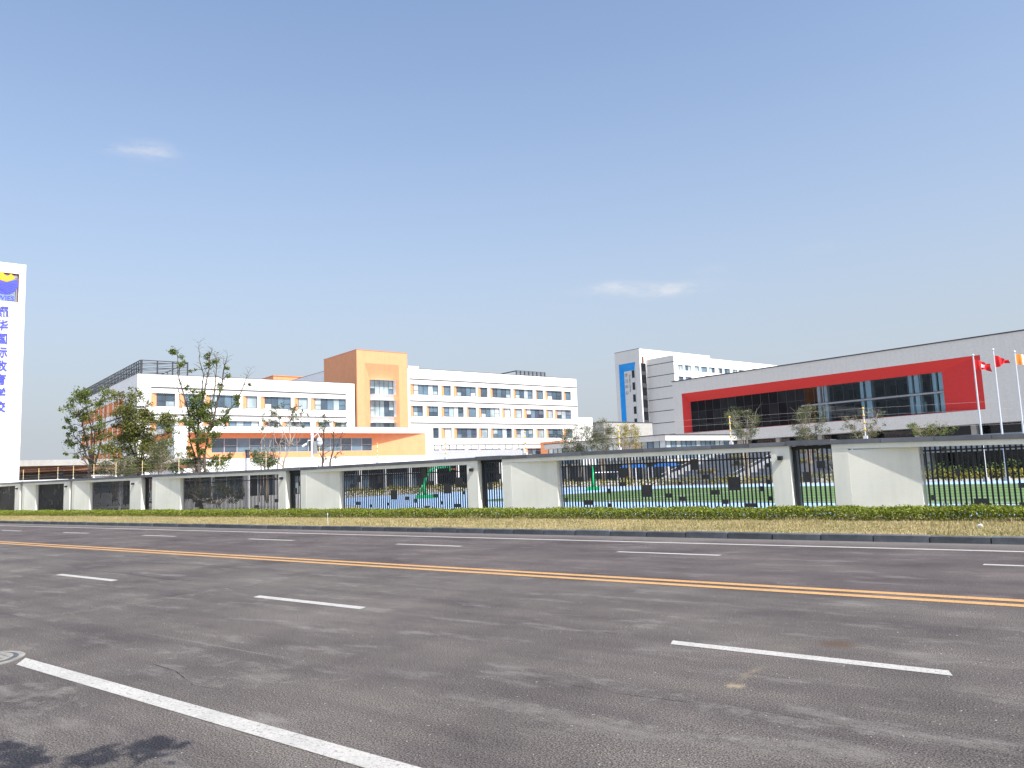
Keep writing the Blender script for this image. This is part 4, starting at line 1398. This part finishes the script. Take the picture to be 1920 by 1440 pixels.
root, off = broot('seating_steps', -49, 58, 'grey stepped seating with planters and sloping side walls beyond the pitch', 'steps')
for i in range(9):
    MB(off).box(-49.0, -33.1, 58.0 + i * 1.0, 67.5, 0.3 * i, 0.3 * (i + 1) - 0.004).build('step', 'concrete_grey', root)
for a in (-49.35, -41.1):
    mb = MB(off)
    mb.hexa([(a, 57.7, 0), (a + 0.4, 57.7, 0), (a + 0.4, 67.5, 2.2), (a, 67.5, 2.2), (a, 57.7, 0.55), (a + 0.4, 57.7, 0.55), (a + 0.4, 67.5, 3.15), (a, 67.5, 3.15)])
    mb.build('side_wall', 'concrete_grey', root)
    MB(off).tube([(a + 0.2, 57.7, 0.95), (a + 0.2, 67.5, 3.5)], 0.03, 6).build('handrail', 'concrete', root)
rp = random.Random(5)
for (a, k) in [(-46.8, 2), (-44.2, 4), (-46.0, 6), (-43.6, 8), (-38.6, 2), (-36.5, 5), (-39.2, 7), (-35.2, 8), (-38.2, 4), (-47.6, 8)]:
    b = 58.0 + k * 1.0 + 0.45
    z = 0.3 * (k + 1)
    pl = MB(off).box(a, a + 1.9, b - 0.3, b + 0.3, z, z + 0.22).build('planter', 'planter_earth', root)
    lf = MB(off)
    for _ in range(170):
        leafquad(lf, (a + rp.uniform(0.02, 1.88), b + rp.uniform(-0.3, 0.3), z + 0.2 + rp.uniform(0, 0.22)), rp.uniform(0.08, 0.16), rp)
    lf.build('planting', 'leaf_shrub', pl)['kind'] = 'stuff'

# ------------------------------------------------------------------ entrance canopy at far left
root, off = broot('entrance_canopy', -87, 12, 'flat entrance canopy with brown soffit between the pylon and the leftmost tree', 'canopy')
mb = MB(off)
mb.hexa([(-104, 6, 4.05), (-85.2, 6, 4.05), (-85.2, 14.2, 4.05), (-104, 14.2, 4.05), (-104, 6, 4.6), (-85.2, 6, 4.6), (-85.2, 14.2, 4.6), (-104, 14.2, 4.6)])
mb.hexa([(-104, 14.2, 4.05), (-85.2, 14.2, 4.05), (-86.5, 26, 4.05), (-104, 26, 4.05), (-104, 14.2, 4.6), (-85.2, 14.2, 4.6), (-86.5, 26, 4.6), (-104, 26, 4.6)])
mb.build('roof', 'concrete', root)
MB(off).box(-104, -85.6, 6, 26, 3.55, 4.048).build('soffit', 'brown_soffit', root)
for b in (9.2, 13.2, 16.7, 20.5):
    MB(off).box(-86.8, -86.2, b, b + 0.55, 0, 3.548).build('column', 'frame_dark', root)
MB(off).box(-103, -102.5, 7, 25, 0, 3.54).build('back_screen', 'concrete', root)
root, off = broot('barrier', -84, 13, 'long dark sliding gate below the entrance canopy', 'gate')
for z in (0.4, 1.0, 1.6, 2.2):
    MB(off).box(-84.1, -84.0, 8, 15.2, z, z + 0.42).build('gate_board', 'frame_dark', root)
MB(off).box(-84.12, -83.98, 8, 15.2, 2.63, 2.72).build('top_rail', 'white_metal', root)
for b in (8, 11.5, 15.1):
    MB(off).box(-84.3, -84.12, b, b + 0.12, 0, 2.7).build('post', 'frame_dark', root)
root, off = broot('gatehouse', -84, 17, 'low grey gatehouse below the canopy left of the leftmost tree', 'gatehouse')
MB(off).box(-88, -84, 15.8, 18.6, 0, 2.9).build('walls', 'concrete_grey', root)
MB(off).box(-88.1, -83.9, 15.7, 18.7, 2.902, 3.05).build('roof', 'concrete', root)
MB(off).box(-84.0, -83.97, 16.2, 18.2, 1.3, 2.4).build('window', 'pane_dark', root)
root, off = broot('post', -62, 13, 'short white post behind the wall below the canopy', 'post')
wp = g2w(-62, 13)
MB(off).tube([(-62, 13.5, 0), (-62, 13.5, 2.95)], 0.12, 10).build('shaft', 'white_metal', root)
MB(off).tube([(-62, 13.5, 2.95), (-62, 13.5, 3.02)], 0.15, 10).build('cap', 'white_metal', root)

# ------------------------------------------------------------------ trees and shrubs
RV = Vector((0.7885, 0.6150, 0)).normalized()     # across the view
FV = Vector((-0.6150, 0.7885, 0)).normalized()    # into depth
def sketch_tree(name, label, loc, u0, s, stems, tufts, leaf='leaf_green', bark='bark', r0=0.12, seed=1, lsize=(0.10, 0.20), dens=1.0, group=None, cat='tree', along=5):
    """a tree drawn as stems and leaf tufts in an elevation sketch (s units per metre), given real depth by turning stems about the trunk"""
    r = random.Random(seed)
    root = empty(name, (loc[0], loc[1], 0))
    tag(root, label, cat, group)
    def P(u, v, d):
        x = (u - u0) / s
        z = 1.6 + (888 - 0.039 * (u - 960) - v) / s
        return RV * x + FV * d + Vector((0, 0, z))
    vtop = min(t[1] for t in tufts)
    vbot = max(t[1] for t in tufts)
    wood = MB()
    allpts = []
    for st in stems:
        k = r.uniform(-1, 1)
        pts = []
        n = len(st)
        span = abs(st[-1][1] - st[0][1]) / s
        fine = []
        for i in range(n - 1):
            for j in range(3):
                t = j / 3
                fine.append((st[i][0] * (1 - t) + st[i + 1][0] * t, st[i][1] * (1 - t) + st[i + 1][1] * t))
        fine.append(st[-1])
        m = len(fine)
        w = st[0][2] if len(st[0]) > 2 else r0 * 0.55
        rad = []
        for i, q in enumerate(fine):
            t = i / (m - 1)
            jit = 0.05 if 0 < i else 0
            pts.append(P(q[0], q[1], k * t * span * 0.35) + Vector((r.uniform(-jit, jit), r.uniform(-jit, jit), r.uniform(-jit, jit))))
            rad.append(w * 0.72 * (1 - 0.85 * t))
            allpts.append((q[0], q[1], k * t * span * 0.35, pts[-1]))
        wood.tube(pts, rad, 7)
        for _ in range(int(5 + span * 2.2)):           # side twigs
            i = r.randrange(m // 3, m)
            p = pts[i]
            q = p + Vector((r.uniform(-1, 1), r.uniform(-1, 1), r.uniform(0.1, 1))).normalized() * r.uniform(0.3, 0.9)
            wood.tube([p, (p + q) / 2 + Vector((0, 0, 0.05)), q], [rad[i] * 0.5, rad[i] * 0.4 + 0.003, 0.004], 4, False)
    lv = MB()
    for q in allpts:
        if along and q[1] < vtop + 0.72 * (vbot - vtop):
            for _ in range(along):
                if r.random() < 0.75:
                    leafquad(lv, q[3] + Vector((r.gauss(0, 1), r.gauss(0, 1), r.gauss(0, 1))) * 0.22, 0.7 * r.uniform(*lsize), r)
    for t in tufts:
        u, v, tr = t[:3]
        b = min(allpts, key=lambda q: (q[0] - u) ** 2 + (q[1] - v) ** 2)
        c = P(u, v, b[2] + r.uniform(-0.25, 0.25))
        wood.tube([b[3], (b[3] + c) / 2 + Vector((0, 0, 0.06)), c], [0.022, 0.015, 0.006], 4, False)
        R_ = tr / s
        subs = [c + Vector((r.gauss(0, 0.62), r.gauss(0, 0.62), r.gauss(0, 0.5))) * R_ for _ in range(max(2, int(R_ * 9)))]
        for sc_ in subs:
            wood.tube([c, sc_], [0.008, 0.003], 3, False)
        for _ in range(int(dens * 760 * R_ * R_ + 26)):
            o = r.choice(subs)
            p = o + Vector((r.gauss(0, 1), r.gauss(0, 1), r.gauss(0, 0.8))) * R_ * 0.40
            leafquad(lv, p, 0.72 * r.uniform(*lsize), r)
    wood.build('trunk', bark, root, True)
    c = lv.build('crown', leaf, root)
    c['kind'] = 'stuff'
    return root
def blob_tufts(cx, cy, rx, ry, n, tr, seed):
    r = random.Random(seed)
    o = []
    while len(o) < n:
        x, y = r.uniform(-1, 1), r.uniform(-1, 1)
        if x * x + y * y < 1:
            o.append((cx + x * rx, cy + y * ry, tr * r.uniform(0.6, 1.25)))
    return o
sketch_tree('tree', 'leftmost tree, many slender stems with umbrella-like leaf tufts', (-64.9, 28.72), 173, 23.5,
    [[(173, 960, 0.2), (173, 891), (170, 868)], [(171, 880, 0.11), (150, 838), (128, 815), (113, 790)], [(171, 875, 0.1), (155, 800), (148, 780), (131, 753)],
     [(172, 872, 0.1), (150, 800), (143, 776), (117, 765)], [(172, 868, 0.1), (176, 800), (172, 745)], [(173, 872, 0.1), (186, 810), (181, 755)],
     [(174, 880, 0.11), (200, 800), (203, 742)], [(171, 885, 0.08), (150, 850), (122, 850)], [(173, 880, 0.1), (192, 840), (206, 795)]],
    [(131, 753, 7), (117, 765, 8), (112, 789, 7), (165, 745, 11), (178, 741, 11), (155, 750, 7), (202, 741, 11), (143, 774, 10), (152, 777, 8), (181, 755, 11), (192, 776, 10), (119, 805, 8), (140, 820, 9), (121, 828, 8), (150, 841, 9), (162, 820, 7), (194, 820, 8), (204, 795, 10), (122, 850, 4), (142, 851, 6), (171, 790, 9), (160, 775, 8), (196, 760, 10), (113, 815, 6), (132, 834, 7), (186, 800, 7), (205, 815, 9), (110, 800, 4)],
    seed=4, r0=0.2, lsize=(0.14, 0.30), dens=1.3, leaf='leaf_green')
sketch_tree('tree', 'dense bushy tree between the leftmost tree and the tallest tree', (-59.91, 30.04), 262, 24.3,
    [[(262, 960, 0.2), (262, 880), (258, 840)], [(262, 890, 0.12), (240, 830), (228, 790), (225, 765)], [(260, 880, 0.12), (255, 800), (250, 745)], [(262, 880, 0.11), (275, 800), (272, 745)], [(262, 885, 0.1), (290, 830), (303, 795)], [(262, 890, 0.1), (230, 850), (212, 830)]],
    blob_tufts(250, 790, 40, 52, 52, 11, 3) + blob_tufts(277, 800, 36, 42, 30, 10, 5) + blob_tufts(255, 848, 55, 38, 36, 12, 6) + [(262, 737, 6), (248, 742, 7), (270, 744, 8), (303, 800, 8), (312, 812, 7), (298, 782, 7)],
    seed=6, r0=0.2, lsize=(0.12, 0.26), dens=1.25, leaf='leaf_olive2')
sketch_tree('tree', 'tallest tree with bare upright leaders and dense leaves at mid height', (-46.85, 27.4), 375, 29.1,
    [[(378, 960, 0.17), (374, 876), (371, 814), (373.6, 787), (384, 744), (392.7, 688), (399.7, 654)],
     [(371, 830, 0.1), (351, 760), (337, 700), (335, 657)], [(379, 760, 0.07), (382, 702), (377, 671), (377, 643)],
     [(386, 890, 0.12), (384, 848), (392.7, 805), (398, 775), (408, 723), (410, 678), (406.6, 662)], [(392.7, 808, 0.09), (417, 727), (427, 685), (434, 667)],
     [(392.7, 806, 0.09), (420.5, 777), (438, 747), (453.5, 706), (458.7, 685)], [(372, 885, 0.1), (361.5, 866), (349, 831), (340.6, 796), (328.5, 779), (314.6, 751), (304, 697)],
     [(372, 872, 0.1), (384, 860), (420, 860), (440, 850)], [(404, 760, 0.03), (390, 720), (380, 700)], [(393, 690, 0.025), (404, 678), (409, 670)]],
    [(337, 666, 8), (347, 676, 6), (342, 684, 6), (333, 660, 4), (366.7, 694, 4), (393, 676, 9), (388, 672, 6), (429, 690, 5), (429, 704, 5), (347.6, 727, 5), (382, 730, 8), (412, 727, 7), (439.6, 741, 7), (459.5, 717, 4), (370, 753, 14), (377, 761, 16), (370, 775, 17), (361, 791, 14), (372, 793, 14), (384, 770, 10), (413.5, 780, 12), (417, 787, 9), (406, 790, 8), (438, 758, 7), (332, 786, 6), (384, 796, 9), (347.6, 806, 4), (391, 819, 12), (401, 820, 9), (375, 827, 9), (391, 831, 8), (356, 852, 9), (347.6, 840, 5), (372, 853, 8), (391, 869, 9), (420, 860, 9), (431, 853, 6), (400, 862, 7), (362, 865, 8), (340, 868, 8), (380, 845, 6), (410, 868, 6), (382, 780, 9), (358, 768, 8)],
    seed=9, r0=0.24, lsize=(0.10, 0.22), dens=3.3, leaf='leaf_green')
sketch_tree('tree', 'nearly bare forked tree in front of the orange window ribbon, left of the camera pole', (-42.77, 30.55), 525, 29.1,
    [[(531, 940, 0.13), (531, 874), (543, 838), (545, 832)], [(544, 834, 0.07), (541, 790), (547, 762)], [(544, 834, 0.06), (552, 817), (562, 790), (572, 778)], [(543, 838, 0.05), (530, 800), (522, 772)],
     [(521, 940, 0.08), (521, 872), (522, 830), (535, 790), (540, 775)], [(503, 940, 0.07), (502, 865), (505, 830), (512, 800), (510, 775)], [(486, 940, 0.07), (486, 869), (487, 830), (478, 800)], [(487, 835, 0.04), (500, 805), (508, 790)], [(522, 835, 0.04), (512, 812), (500, 800)], [(545, 832, 0.04), (556, 836), (570, 812)]],
    blob_tufts(530, 778, 44, 22, 34, 4, 12) + [(496, 795, 5), (490, 805, 5), (572, 796, 5), (566, 800, 4), (516, 800, 4), (560, 784, 5), (548, 764, 5), (504, 775, 5), (479, 802, 4), (545, 770, 6)],
    seed=12, r0=0.12, bark='bark_pale', lsize=(0.08, 0.17), dens=0.8, leaf='leaf_olive')
sketch_tree('tree', 'nearly bare tree with a few dark leaf tufts right of the white camera pole', (-36.98, 29.94), 620, 31.7,
    [[(607, 930, 0.1), (607, 865), (613, 830), (618, 800), (619, 780)], [(606, 870, 0.05), (598, 845), (594, 820), (595, 795)], [(607, 868, 0.06), (604, 830), (606, 796)], [(621, 930, 0.1), (620, 867), (632, 835), (636, 815), (640, 795)], [(624, 860, 0.05), (641, 845), (645, 835)], [(632, 838, 0.05), (643, 812), (648, 797)]],
    [(595, 795, 6), (603, 793, 6), (610, 797, 5), (619, 783, 5), (620, 792, 5), (645, 797, 5), (640, 798, 4), (633, 793, 3), (599, 803, 4), (628, 857, 4), (603, 862, 4), (608, 860, 4), (637, 850, 3), (599, 842, 3)],
    seed=14, r0=0.1, lsize=(0.07, 0.16), dens=0.7, leaf='leaf_dark')
def bushy(name, label, loc, u0, s, cx, cy, rx, ry, n, tr, leaf, seed, bark='bark_pale', dens=0.6, ls=(0.08, 0.18), group=None, base=920, cat='tree'):
    r = random.Random(seed)
    stems = []
    for k in range(6):
        tx = cx + rx * (-0.85 + 0.34 * k) + r.uniform(-3, 3)
        ty = cy - ry * r.uniform(0.3, 0.9)
        stems.append([(u0 + (tx - u0) * 0.05, base, 0.07), (u0 + (tx - u0) * 0.2, cy + ry * 0.95), (u0 + (tx - u0) * 0.6, cy + ry * 0.2), (tx, ty)])
    return sketch_tree(name, label, loc, u0, s, stems, blob_tufts(cx, cy, rx, ry, n, tr, seed), leaf, bark, 0.1, seed, ls, dens, group, cat)
bushy('tree', 'sparse olive-leaved tree in front of the left part of the red framed glazing', (-25.08, 64.58), 1400, 22.1, 1402, 794, 35, 30, 46, 8, 'leaf_olive', 31, dens=0.9)
bushy('tree', 'rounded olive tree above the black grille, middle of the red framed glazing', (-20.32, 65.72), 1515, 22.8, 1516, 793, 30, 32, 46, 8, 'leaf_olive', 32, dens=0.9)
bushy('tree', 'thin-leaved tree behind the post nearest the right, under the clear glazing', (-16.15, 66.41), 1620, 23.5, 1626, 800, 36, 28, 32, 7, 'leaf_olive', 33, dens=0.65)
bushy('tree', 'low green treetop just above the coping left of the flagpoles', (-11.71, 67.28), 1740, 24.3, 1738, 806, 28, 14, 30, 7, 'leaf_green', 34, dens=0.9)
bushy('tree', 'loose grey-green tree by the orange porch box', (-45.19, 69.39), 1085, 17.8, 1085, 828, 36, 30, 50, 8, 'leaf_olive', 35, dens=0.9)
bushy('tree', 'tall loose tree in front of the plain grey box building', (-42.13, 69.21), 1130, 18.2, 1135, 820, 28, 34, 46, 8, 'leaf_olive', 36, dens=0.9)
bushy('tree', 'yellow-leaved young tree in front of the blue framed block', (-38.96, 69.12), 1180, 18.7, 1180, 825, 24, 28, 44, 7, 'leaf_yellow', 37, dens=0.9)
bushy('tree', 'small tree seen through the bars right of the seating steps', (-17.3, 62.4), 1560, 24.5, 1562, 868, 22, 22, 14, 5, 'leaf_olive', 38, dens=0.4)
for k, (lab, loc, u0, cx, cy, rx, ry, lf_, sd) in enumerate([
        ('olive shrub mass below the dense bushy tree', (-57.34, 26.93), 235, 240, 872, 45, 18, 'leaf_olive', 41),
        ('fine-twigged grey-green shrub between the dense tree and the tallest tree', (-54.75, 28.93), 300, 302, 858, 30, 28, 'leaf_olive', 42),
        ('dark green shrub around the foot of the tallest tree', (-49.5, 28.6), 372, 375, 875, 45, 13, 'leaf_dark', 43),
        ('low olive thicket seen through the bars under the tallest tree', (-45.4, 27.6), 405, 400, 925, 62, 16, 'leaf_olive', 45),
        ('dark round shrub below the bare forked tree', (-43.45, 30.03), 490, 488, 865, 22, 14, 'leaf_dark', 44)]):
    bushy('shrub', lab, loc, u0, 27, cx, cy, rx, ry, 44, 8, lf_, sd, dens=1.2, base=940, cat='shrub', ls=(0.07, 0.16))

def border(name, label, pts, w, h, n, leaf, seed):
    r = random.Random(seed)
    root = empty(name, (*g2w(*pts[0]), 0))
    tag(root, label, 'shrub border')
    mb = MB((*g2w(*pts[0]), 0))
    segs = list(zip(pts, pts[1:]))
    L = [math.dist(p, q) for p, q in segs]
    for _ in range(n):
        (p, q) = r.choices(segs, L)[0]
        t = r.random()
        a = p[0] + (q[0] - p[0]) * t
        b = p[1] + (q[1] - p[1]) * t
        d = r.uniform(-w, w)
        hh = h * (0.75 + 0.35 * hnoise(t * math.dist(p, q) * 0.9 + seed))
        x, y = g2w(a + d, b + r.uniform(-w, w))
        leafquad(mb, (x, y, hh * (1 - r.random() ** 2)), r.uniform(0.10, 0.22), r)
    c = mb.build('foliage', leaf, root)
    c['kind'] = 'stuff'
border('shrub_border', 'low yellow-green shrub border along the far edge of the running track', [(-62, 55.6), (26, 55.6)], 0.8, 0.75, 9000, 'leaf_shrub', 51)
border('shrub_border', 'yellowish shrub border at the left end of the track before the low block', [(-66.6, 30), (-66.6, 54)], 0.8, 0.8, 4500, 'leaf_shrub', 52)
border('shrub_border', 'dark shrub row in front of the dark podium glazing', [(-32, 58.4), (24, 58.4)], 0.7, 1.2, 5000, 'leaf_dark', 53)

# street tree behind the camera: only its shadow reaches the picture
st = empty('street_tree', (1.6, -2.6, 0.12))
tag(st, 'roadside tree behind the viewpoint whose leaf shadow falls at bottom left', 'tree')
wd = MB((1.6, -2.6, 0.12))
wd.tube([(1.6, -2.6, 0.1), (1.55, -2.5, 1.5), (1.5, -2.3, 3.2), (1.2, -1.6, 4.6), (0.9, -1.0, 5.6)], [0.13, 0.11, 0.09, 0.06, 0.03], 8)
wd.tube([(1.5, -2.3, 3.2), (0.6, -0.6, 4.4), (-0.6, 0.9, 4.35), (-1.42, 1.95, 4.2)], [0.06, 0.045, 0.025, 0.008], 6)
wd.tube([(0.6, -0.6, 4.4), (-0.6, 0.5, 4.35), (-2.0, 1.5, 4.2)], [0.035, 0.02, 0.006], 6)
wd.build('trunk', 'bark', st)
r5 = random.Random(77)
lv = MB((1.6, -2.6, 0.12))
def cloudleaf(c, rad, n):
    for _ in range(n):
        p = Vector(c) + Vector((r5.gauss(0, 0.5) * rad[0], r5.gauss(0, 0.5) * rad[1], r5.gauss(0, 0.5) * rad[2]))
        leafquad(lv, p, r5.uniform(0.08, 0.15), r5)
for (cx, cy, ex, ey, n_) in [(-1.46, 1.86, 0.12, 0.14, 6), (-1.52, 1.62, 0.10, 0.14, 5), (-1.34, 1.97, 0.05, 0.06, 2), (-2.02, 1.36, 0.26, 0.09, 8), (-1.86, 1.34, 0.10, 0.06, 2)]:
    for _ in range(n_):
        q = (cx + r5.uniform(-ex, ex), cy + r5.uniform(-ey, ey), 4.2 + r5.uniform(-0.1, 0.1))
        cloudleaf(q, (0.11, 0.06, 0.05), 15)
cloudleaf((0.9, -1.2, 5.6), (1.2, 1.0, 0.9), 1500)
cloudleaf((1.4, -2.2, 6.4), (1.4, 1.2, 0.9), 1500)
cl_ = lv.build('crown', 'leaf_green', st)
cl_['kind'] = 'stuff'

# ------------------------------------------------------------------ poles, flags, play equipment, small things
cp = empty('camera_pole', (-31.25, 24.19, 0))
tag(cp, 'white camera pole with dome camera rising behind the wall before the low block', 'camera pole')
MB().tube([(0, 0, 0), (0, 0, 3.9)], [0.075, 0.065], 10).build('pole', 'white_metal', cp)
MB().tube([(0, 0, 3.86), (0, 0, 3.98)], [0.09, 0.05], 10).build('cap', 'white_metal', cp)
arm = MB()
arm.tube([Vector((0, 0, 3.7)), RV * 0.3 + Vector((0, 0, 3.95)), RV * 0.36 + Vector((0, 0, 3.75))], 0.025, 6)
arm.build('arm', 'white_metal', cp)
d_ = MB()
c0 = RV * 0.36
d_.ball((c0.x, c0.y, 3.48), 0.16, 12)
d_.tube([(c0.x, c0.y, 3.52), (c0.x, c0.y, 3.72)], [0.17, 0.08], 12)
d_.build('dome_camera', 'white_metal', cp, True)
b_ = MB()
e0 = -RV * 0.28
b_.tube([Vector((0, 0, 3.62)), e0 * 0.7 + Vector((0, 0, 3.6)), e0 + Vector((0, 0, 3.42))], 0.03, 6)
b_.tube([e0 * 1.0 + Vector((0, 0, 3.44)), e0 * 1.7 + Vector((0, 0, 3.32))], 0.06, 8)
b_.build('bullet_camera', 'white_metal', cp)
MB().hexa([tuple(RV * x + FV * y + Vector((0, 0, z))) for z in (2.95, 3.55) for x, y in ((0.08, -0.1), (0.24, -0.1), (0.24, 0.1), (0.08, 0.1))]).build('control_box', 'concrete_grey', cp)
lp = empty('light_column', (-36.43, 24.0, 0))
tag(lp, 'square white lamp column behind the wall between the two central trees', 'lamp post')
MB().box(-0.09, 0.09, -0.09, 0.09, 0, 2.95).build('column', 'white_metal', lp)
MB().box(-0.075, 0.075, -0.075, 0.075, 2.95, 3.35).build('lamp_head', 'frame_dark', lp)
MB().box(-0.1, 0.1, -0.1, 0.1, 3.352, 3.40).build('cap', 'frame_dark', lp)
MB().box(-0.16, 0.16, -0.16, 0.16, 0, 0.2).build('foot', 'concrete_grey', lp)

def flag(loc, h, label, kind, w, hh, drop, sag):
    p = empty('flagpole', (loc[0], loc[1], 0))
    tag(p, label[0], 'flagpole', 'flagpoles beyond the pitch')
    MB().tube([(0, 0, 0), (0, 0, h)], [0.07, 0.04], 10).build('pole', 'pole_metal', p)
    MB().ball((0, 0, h + 0.07), 0.08, 10).build('finial', 'pole_metal', p, True)
    MB().tube([(0, 0, 0), (0, 0, 0.25)], [0.2, 0.16], 12).build('base', 'concrete', p)
    f = empty('flag', (loc[0], loc[1], h - drop))
    tag(f, label[1], 'flag')
    nx, ny = 18, 10
    def pt(i, j):
        s_, t_ = i / nx, j / ny
        hgt = hh * (1 - (0.75 * s_ if kind == 'pennant' else 0))
        z = -sag * s_ ** 1.4 - t_ * hgt - (0.35 * hh * s_ if kind == 'pennant' else 0) + 0.05 * math.sin(7 * s_ + 3 * t_)
        dy = 0.12 * math.sin(9 * s_ + 2.0 * t_) * (0.2 + s_) + 0.05 * math.sin(17 * s_)
        v = RV * (0.05 + w * s_ * (0.96 + 0.04 * math.cos(5 * t_))) + FV * dy
        return (v.x, v.y, z)
    def cloth(i0, i1, j0, j1, m, nm, lift=0.0):
        mb = MB()
        for i in range(i0, i1):
            for j in range(j0, j1):
                q = [pt(i, j), pt(i + 1, j), pt(i + 1, j + 1), pt(i, j + 1)]
                if lift:
                    q = [tuple(Vector(x) - FV * lift) for x in q]
                k = mb.P(q)
                mb.f.append((k, k + 1, k + 2, k + 3))
        return mb.build(nm, m, f, True)
    if kind == 'tri':
        cloth(0, 6, 0, ny, 'flag_orange', 'orange_band')
        cloth(6, nx, 0, ny, 'flag_white', 'white_field')
        cloth(9, 13, 3, 7, 'flag_purple', 'emblem', 0.02)
    elif kind == 'emblem':
        cloth(0, nx, 0, ny, 'flag_red', 'cloth')
        cloth(7, 12, 3, 7, 'flag_white', 'emblem', 0.03)
    else:
        cloth(0, nx, 0, ny, 'flag_red', 'cloth')
    return p
flag((-6.60, 55.6), 7.75, ('leftmost of the three white flagpoles', 'red rectangular flag with pale emblem on the leftmost pole'), 'emblem', 0.95, 0.50, 0.25, 0.28)
flag((-5.59, 56.4), 8.05, ('middle and tallest of the three white flagpoles', 'red flag hanging to a point on the middle pole'), 'pennant', 0.85, 0.72, 0.32, 0.05)
flag((-4.55, 57.2), 7.86, ('rightmost white flagpole at the right frame edge', 'orange and white flag cut by the right edge'), 'tri', 1.1, 0.58, 0.12, 0.1)

def hoop(loc, rz, label):
    h = empty('basketball_stand', (*loc, 0), rz)
    tag(h, label, 'basketball stand')
    MB().box(-1.1, 0.5, -0.5, 0.5, 0.0, 0.26).build('base', 'green_plastic', h)
    m = MB()
    m.tube([(-0.45, 0, 0.2), (-0.5, 0, 0.9), (-0.35, 0, 1.6), (0.0, 0, 2.1), (0.5, 0, 2.3)], [0.17, 0.15, 0.13, 0.11, 0.09], 8)
    m.tube([(-0.95, 0, 0.2), (-0.6, 0, 1.0)], [0.08, 0.07], 6)
    m.build('mast', 'green_plastic', h, True)
    m = MB()
    m.tube([(0.3, 0, 2.25), (1.5, 0, 2.3)], 0.07, 6)
    m.build('arm', 'green_plastic', h)
    b = MB().box(1.5, 1.56, -0.65, 0.65, 1.95, 2.85).build('backboard', 'green_plastic', h)
    MB().box(1.562, 1.57, -0.56, 0.56, 2.04, 2.76).build('board_face', 'white_metal', b)
    rg = MB()
    rg.tube([(1.85 + 0.23 * math.cos(t), 0.23 * math.sin(t), 2.12) for t in [2 * math.pi * k / 16 for k in range(17)]], 0.02, 5)
    rg.tube([(1.56, 0, 2.12), (1.64, 0, 2.12)], 0.03, 5)
    rg.build('rim', 'flag_orange', h)
hoop(g2w(-50.4, 32.6), GR + R(55), 'green basketball stand with a long arm on the blue track')
hoop(g2w(-46.0, 45.5), GR + R(-50), 'smaller-looking green basketball stand farther off beside the goal')
gl = empty('football_goal', (*g2w(-55.9, 57.3), 0), GR + R(60))
tag(gl, 'small white football goal frame beyond the track', 'goal')
MB().tube([(-1.3, 0, 0), (-1.3, 0, 1.35)], 0.05, 8).build('post', 'white_metal', gl)
MB().tube([(1.3, 0, 0), (1.3, 0, 1.35)], 0.05, 8).build('post', 'white_metal', gl)
MB().tube([(-1.35, 0, 1.37), (1.35, 0, 1.37)], 0.055, 8).build('crossbar', 'white_metal', gl)
for s_ in (-1.3, 1.3):
    MB().tube([(s_, 0, 1.35), (s_, 0.8, 0.05)], 0.03, 6).build('brace', 'white_metal', gl)
MB().tube([(-1.3, 0.8, 0.05), (1.3, 0.8, 0.05)], 0.03, 6).build('ground_bar', 'white_metal', gl)
for k, (a, b, lab) in enumerate([(-65.0, 71.6, 'left blue awning of the shelter beyond the goal'), (-62.4, 74.6, 'right blue awning of the shelter beyond the goal')]):
    aw = empty('awning', (*g2w(a, b), 0), GR)
    tag(aw, lab, 'awning', 'blue awnings beyond the goal')
    m = MB()
    m.hexa([(-1.5, -1.2, 1.75), (1.3, -1.2, 1.75), (1.3, 1.2, 1.75), (-1.5, 1.2, 1.75), (-1.2, -0.3, 2.15), (1.0, -0.3, 2.15), (1.0, 0.3, 2.15), (-1.2, 0.3, 2.15)])
    m.build('canopy', 'blue_fabric', aw)
    for x in (-1.4, 1.2):
        for y in (-1.1, 1.1):
            MB().tube([(x, y, 0), (x, y, 1.75)], 0.05, 6).build('post', 'white_metal', aw)
# marker stake and litter on the verge
sk_ = empty('marker_stake', (-21.44, 17.23, 0.1))
tag(sk_, 'thin white marker stake leaning in the dry grass by the kerb', 'stake')
MB().tube([(0, 0, -0.02), (-0.02, 0, 0.35)], [0.009, 0.007], 6).build('rod', 'white_metal', sk_)
MB().box(-0.035, -0.008, -0.008, 0.008, 0.34, 0.42).build('tip', 'white_metal', sk_)
lt = MB()
rr_ = random.Random(2)
lt.tube([(-0.05, 0, 0.02), (-0.02, 0.01, 0.05), (0.03, 0.0, 0.06), (0.06, 0.02, 0.03)], [0.012, 0.03, 0.035, 0.01], 7)
lit = lt.build('litter', 'white_metal')
lit.location = (-2.42, 18.63, 0.12)
tag(lit, 'crumpled white litter lying in the dry grass at the right', 'litter')
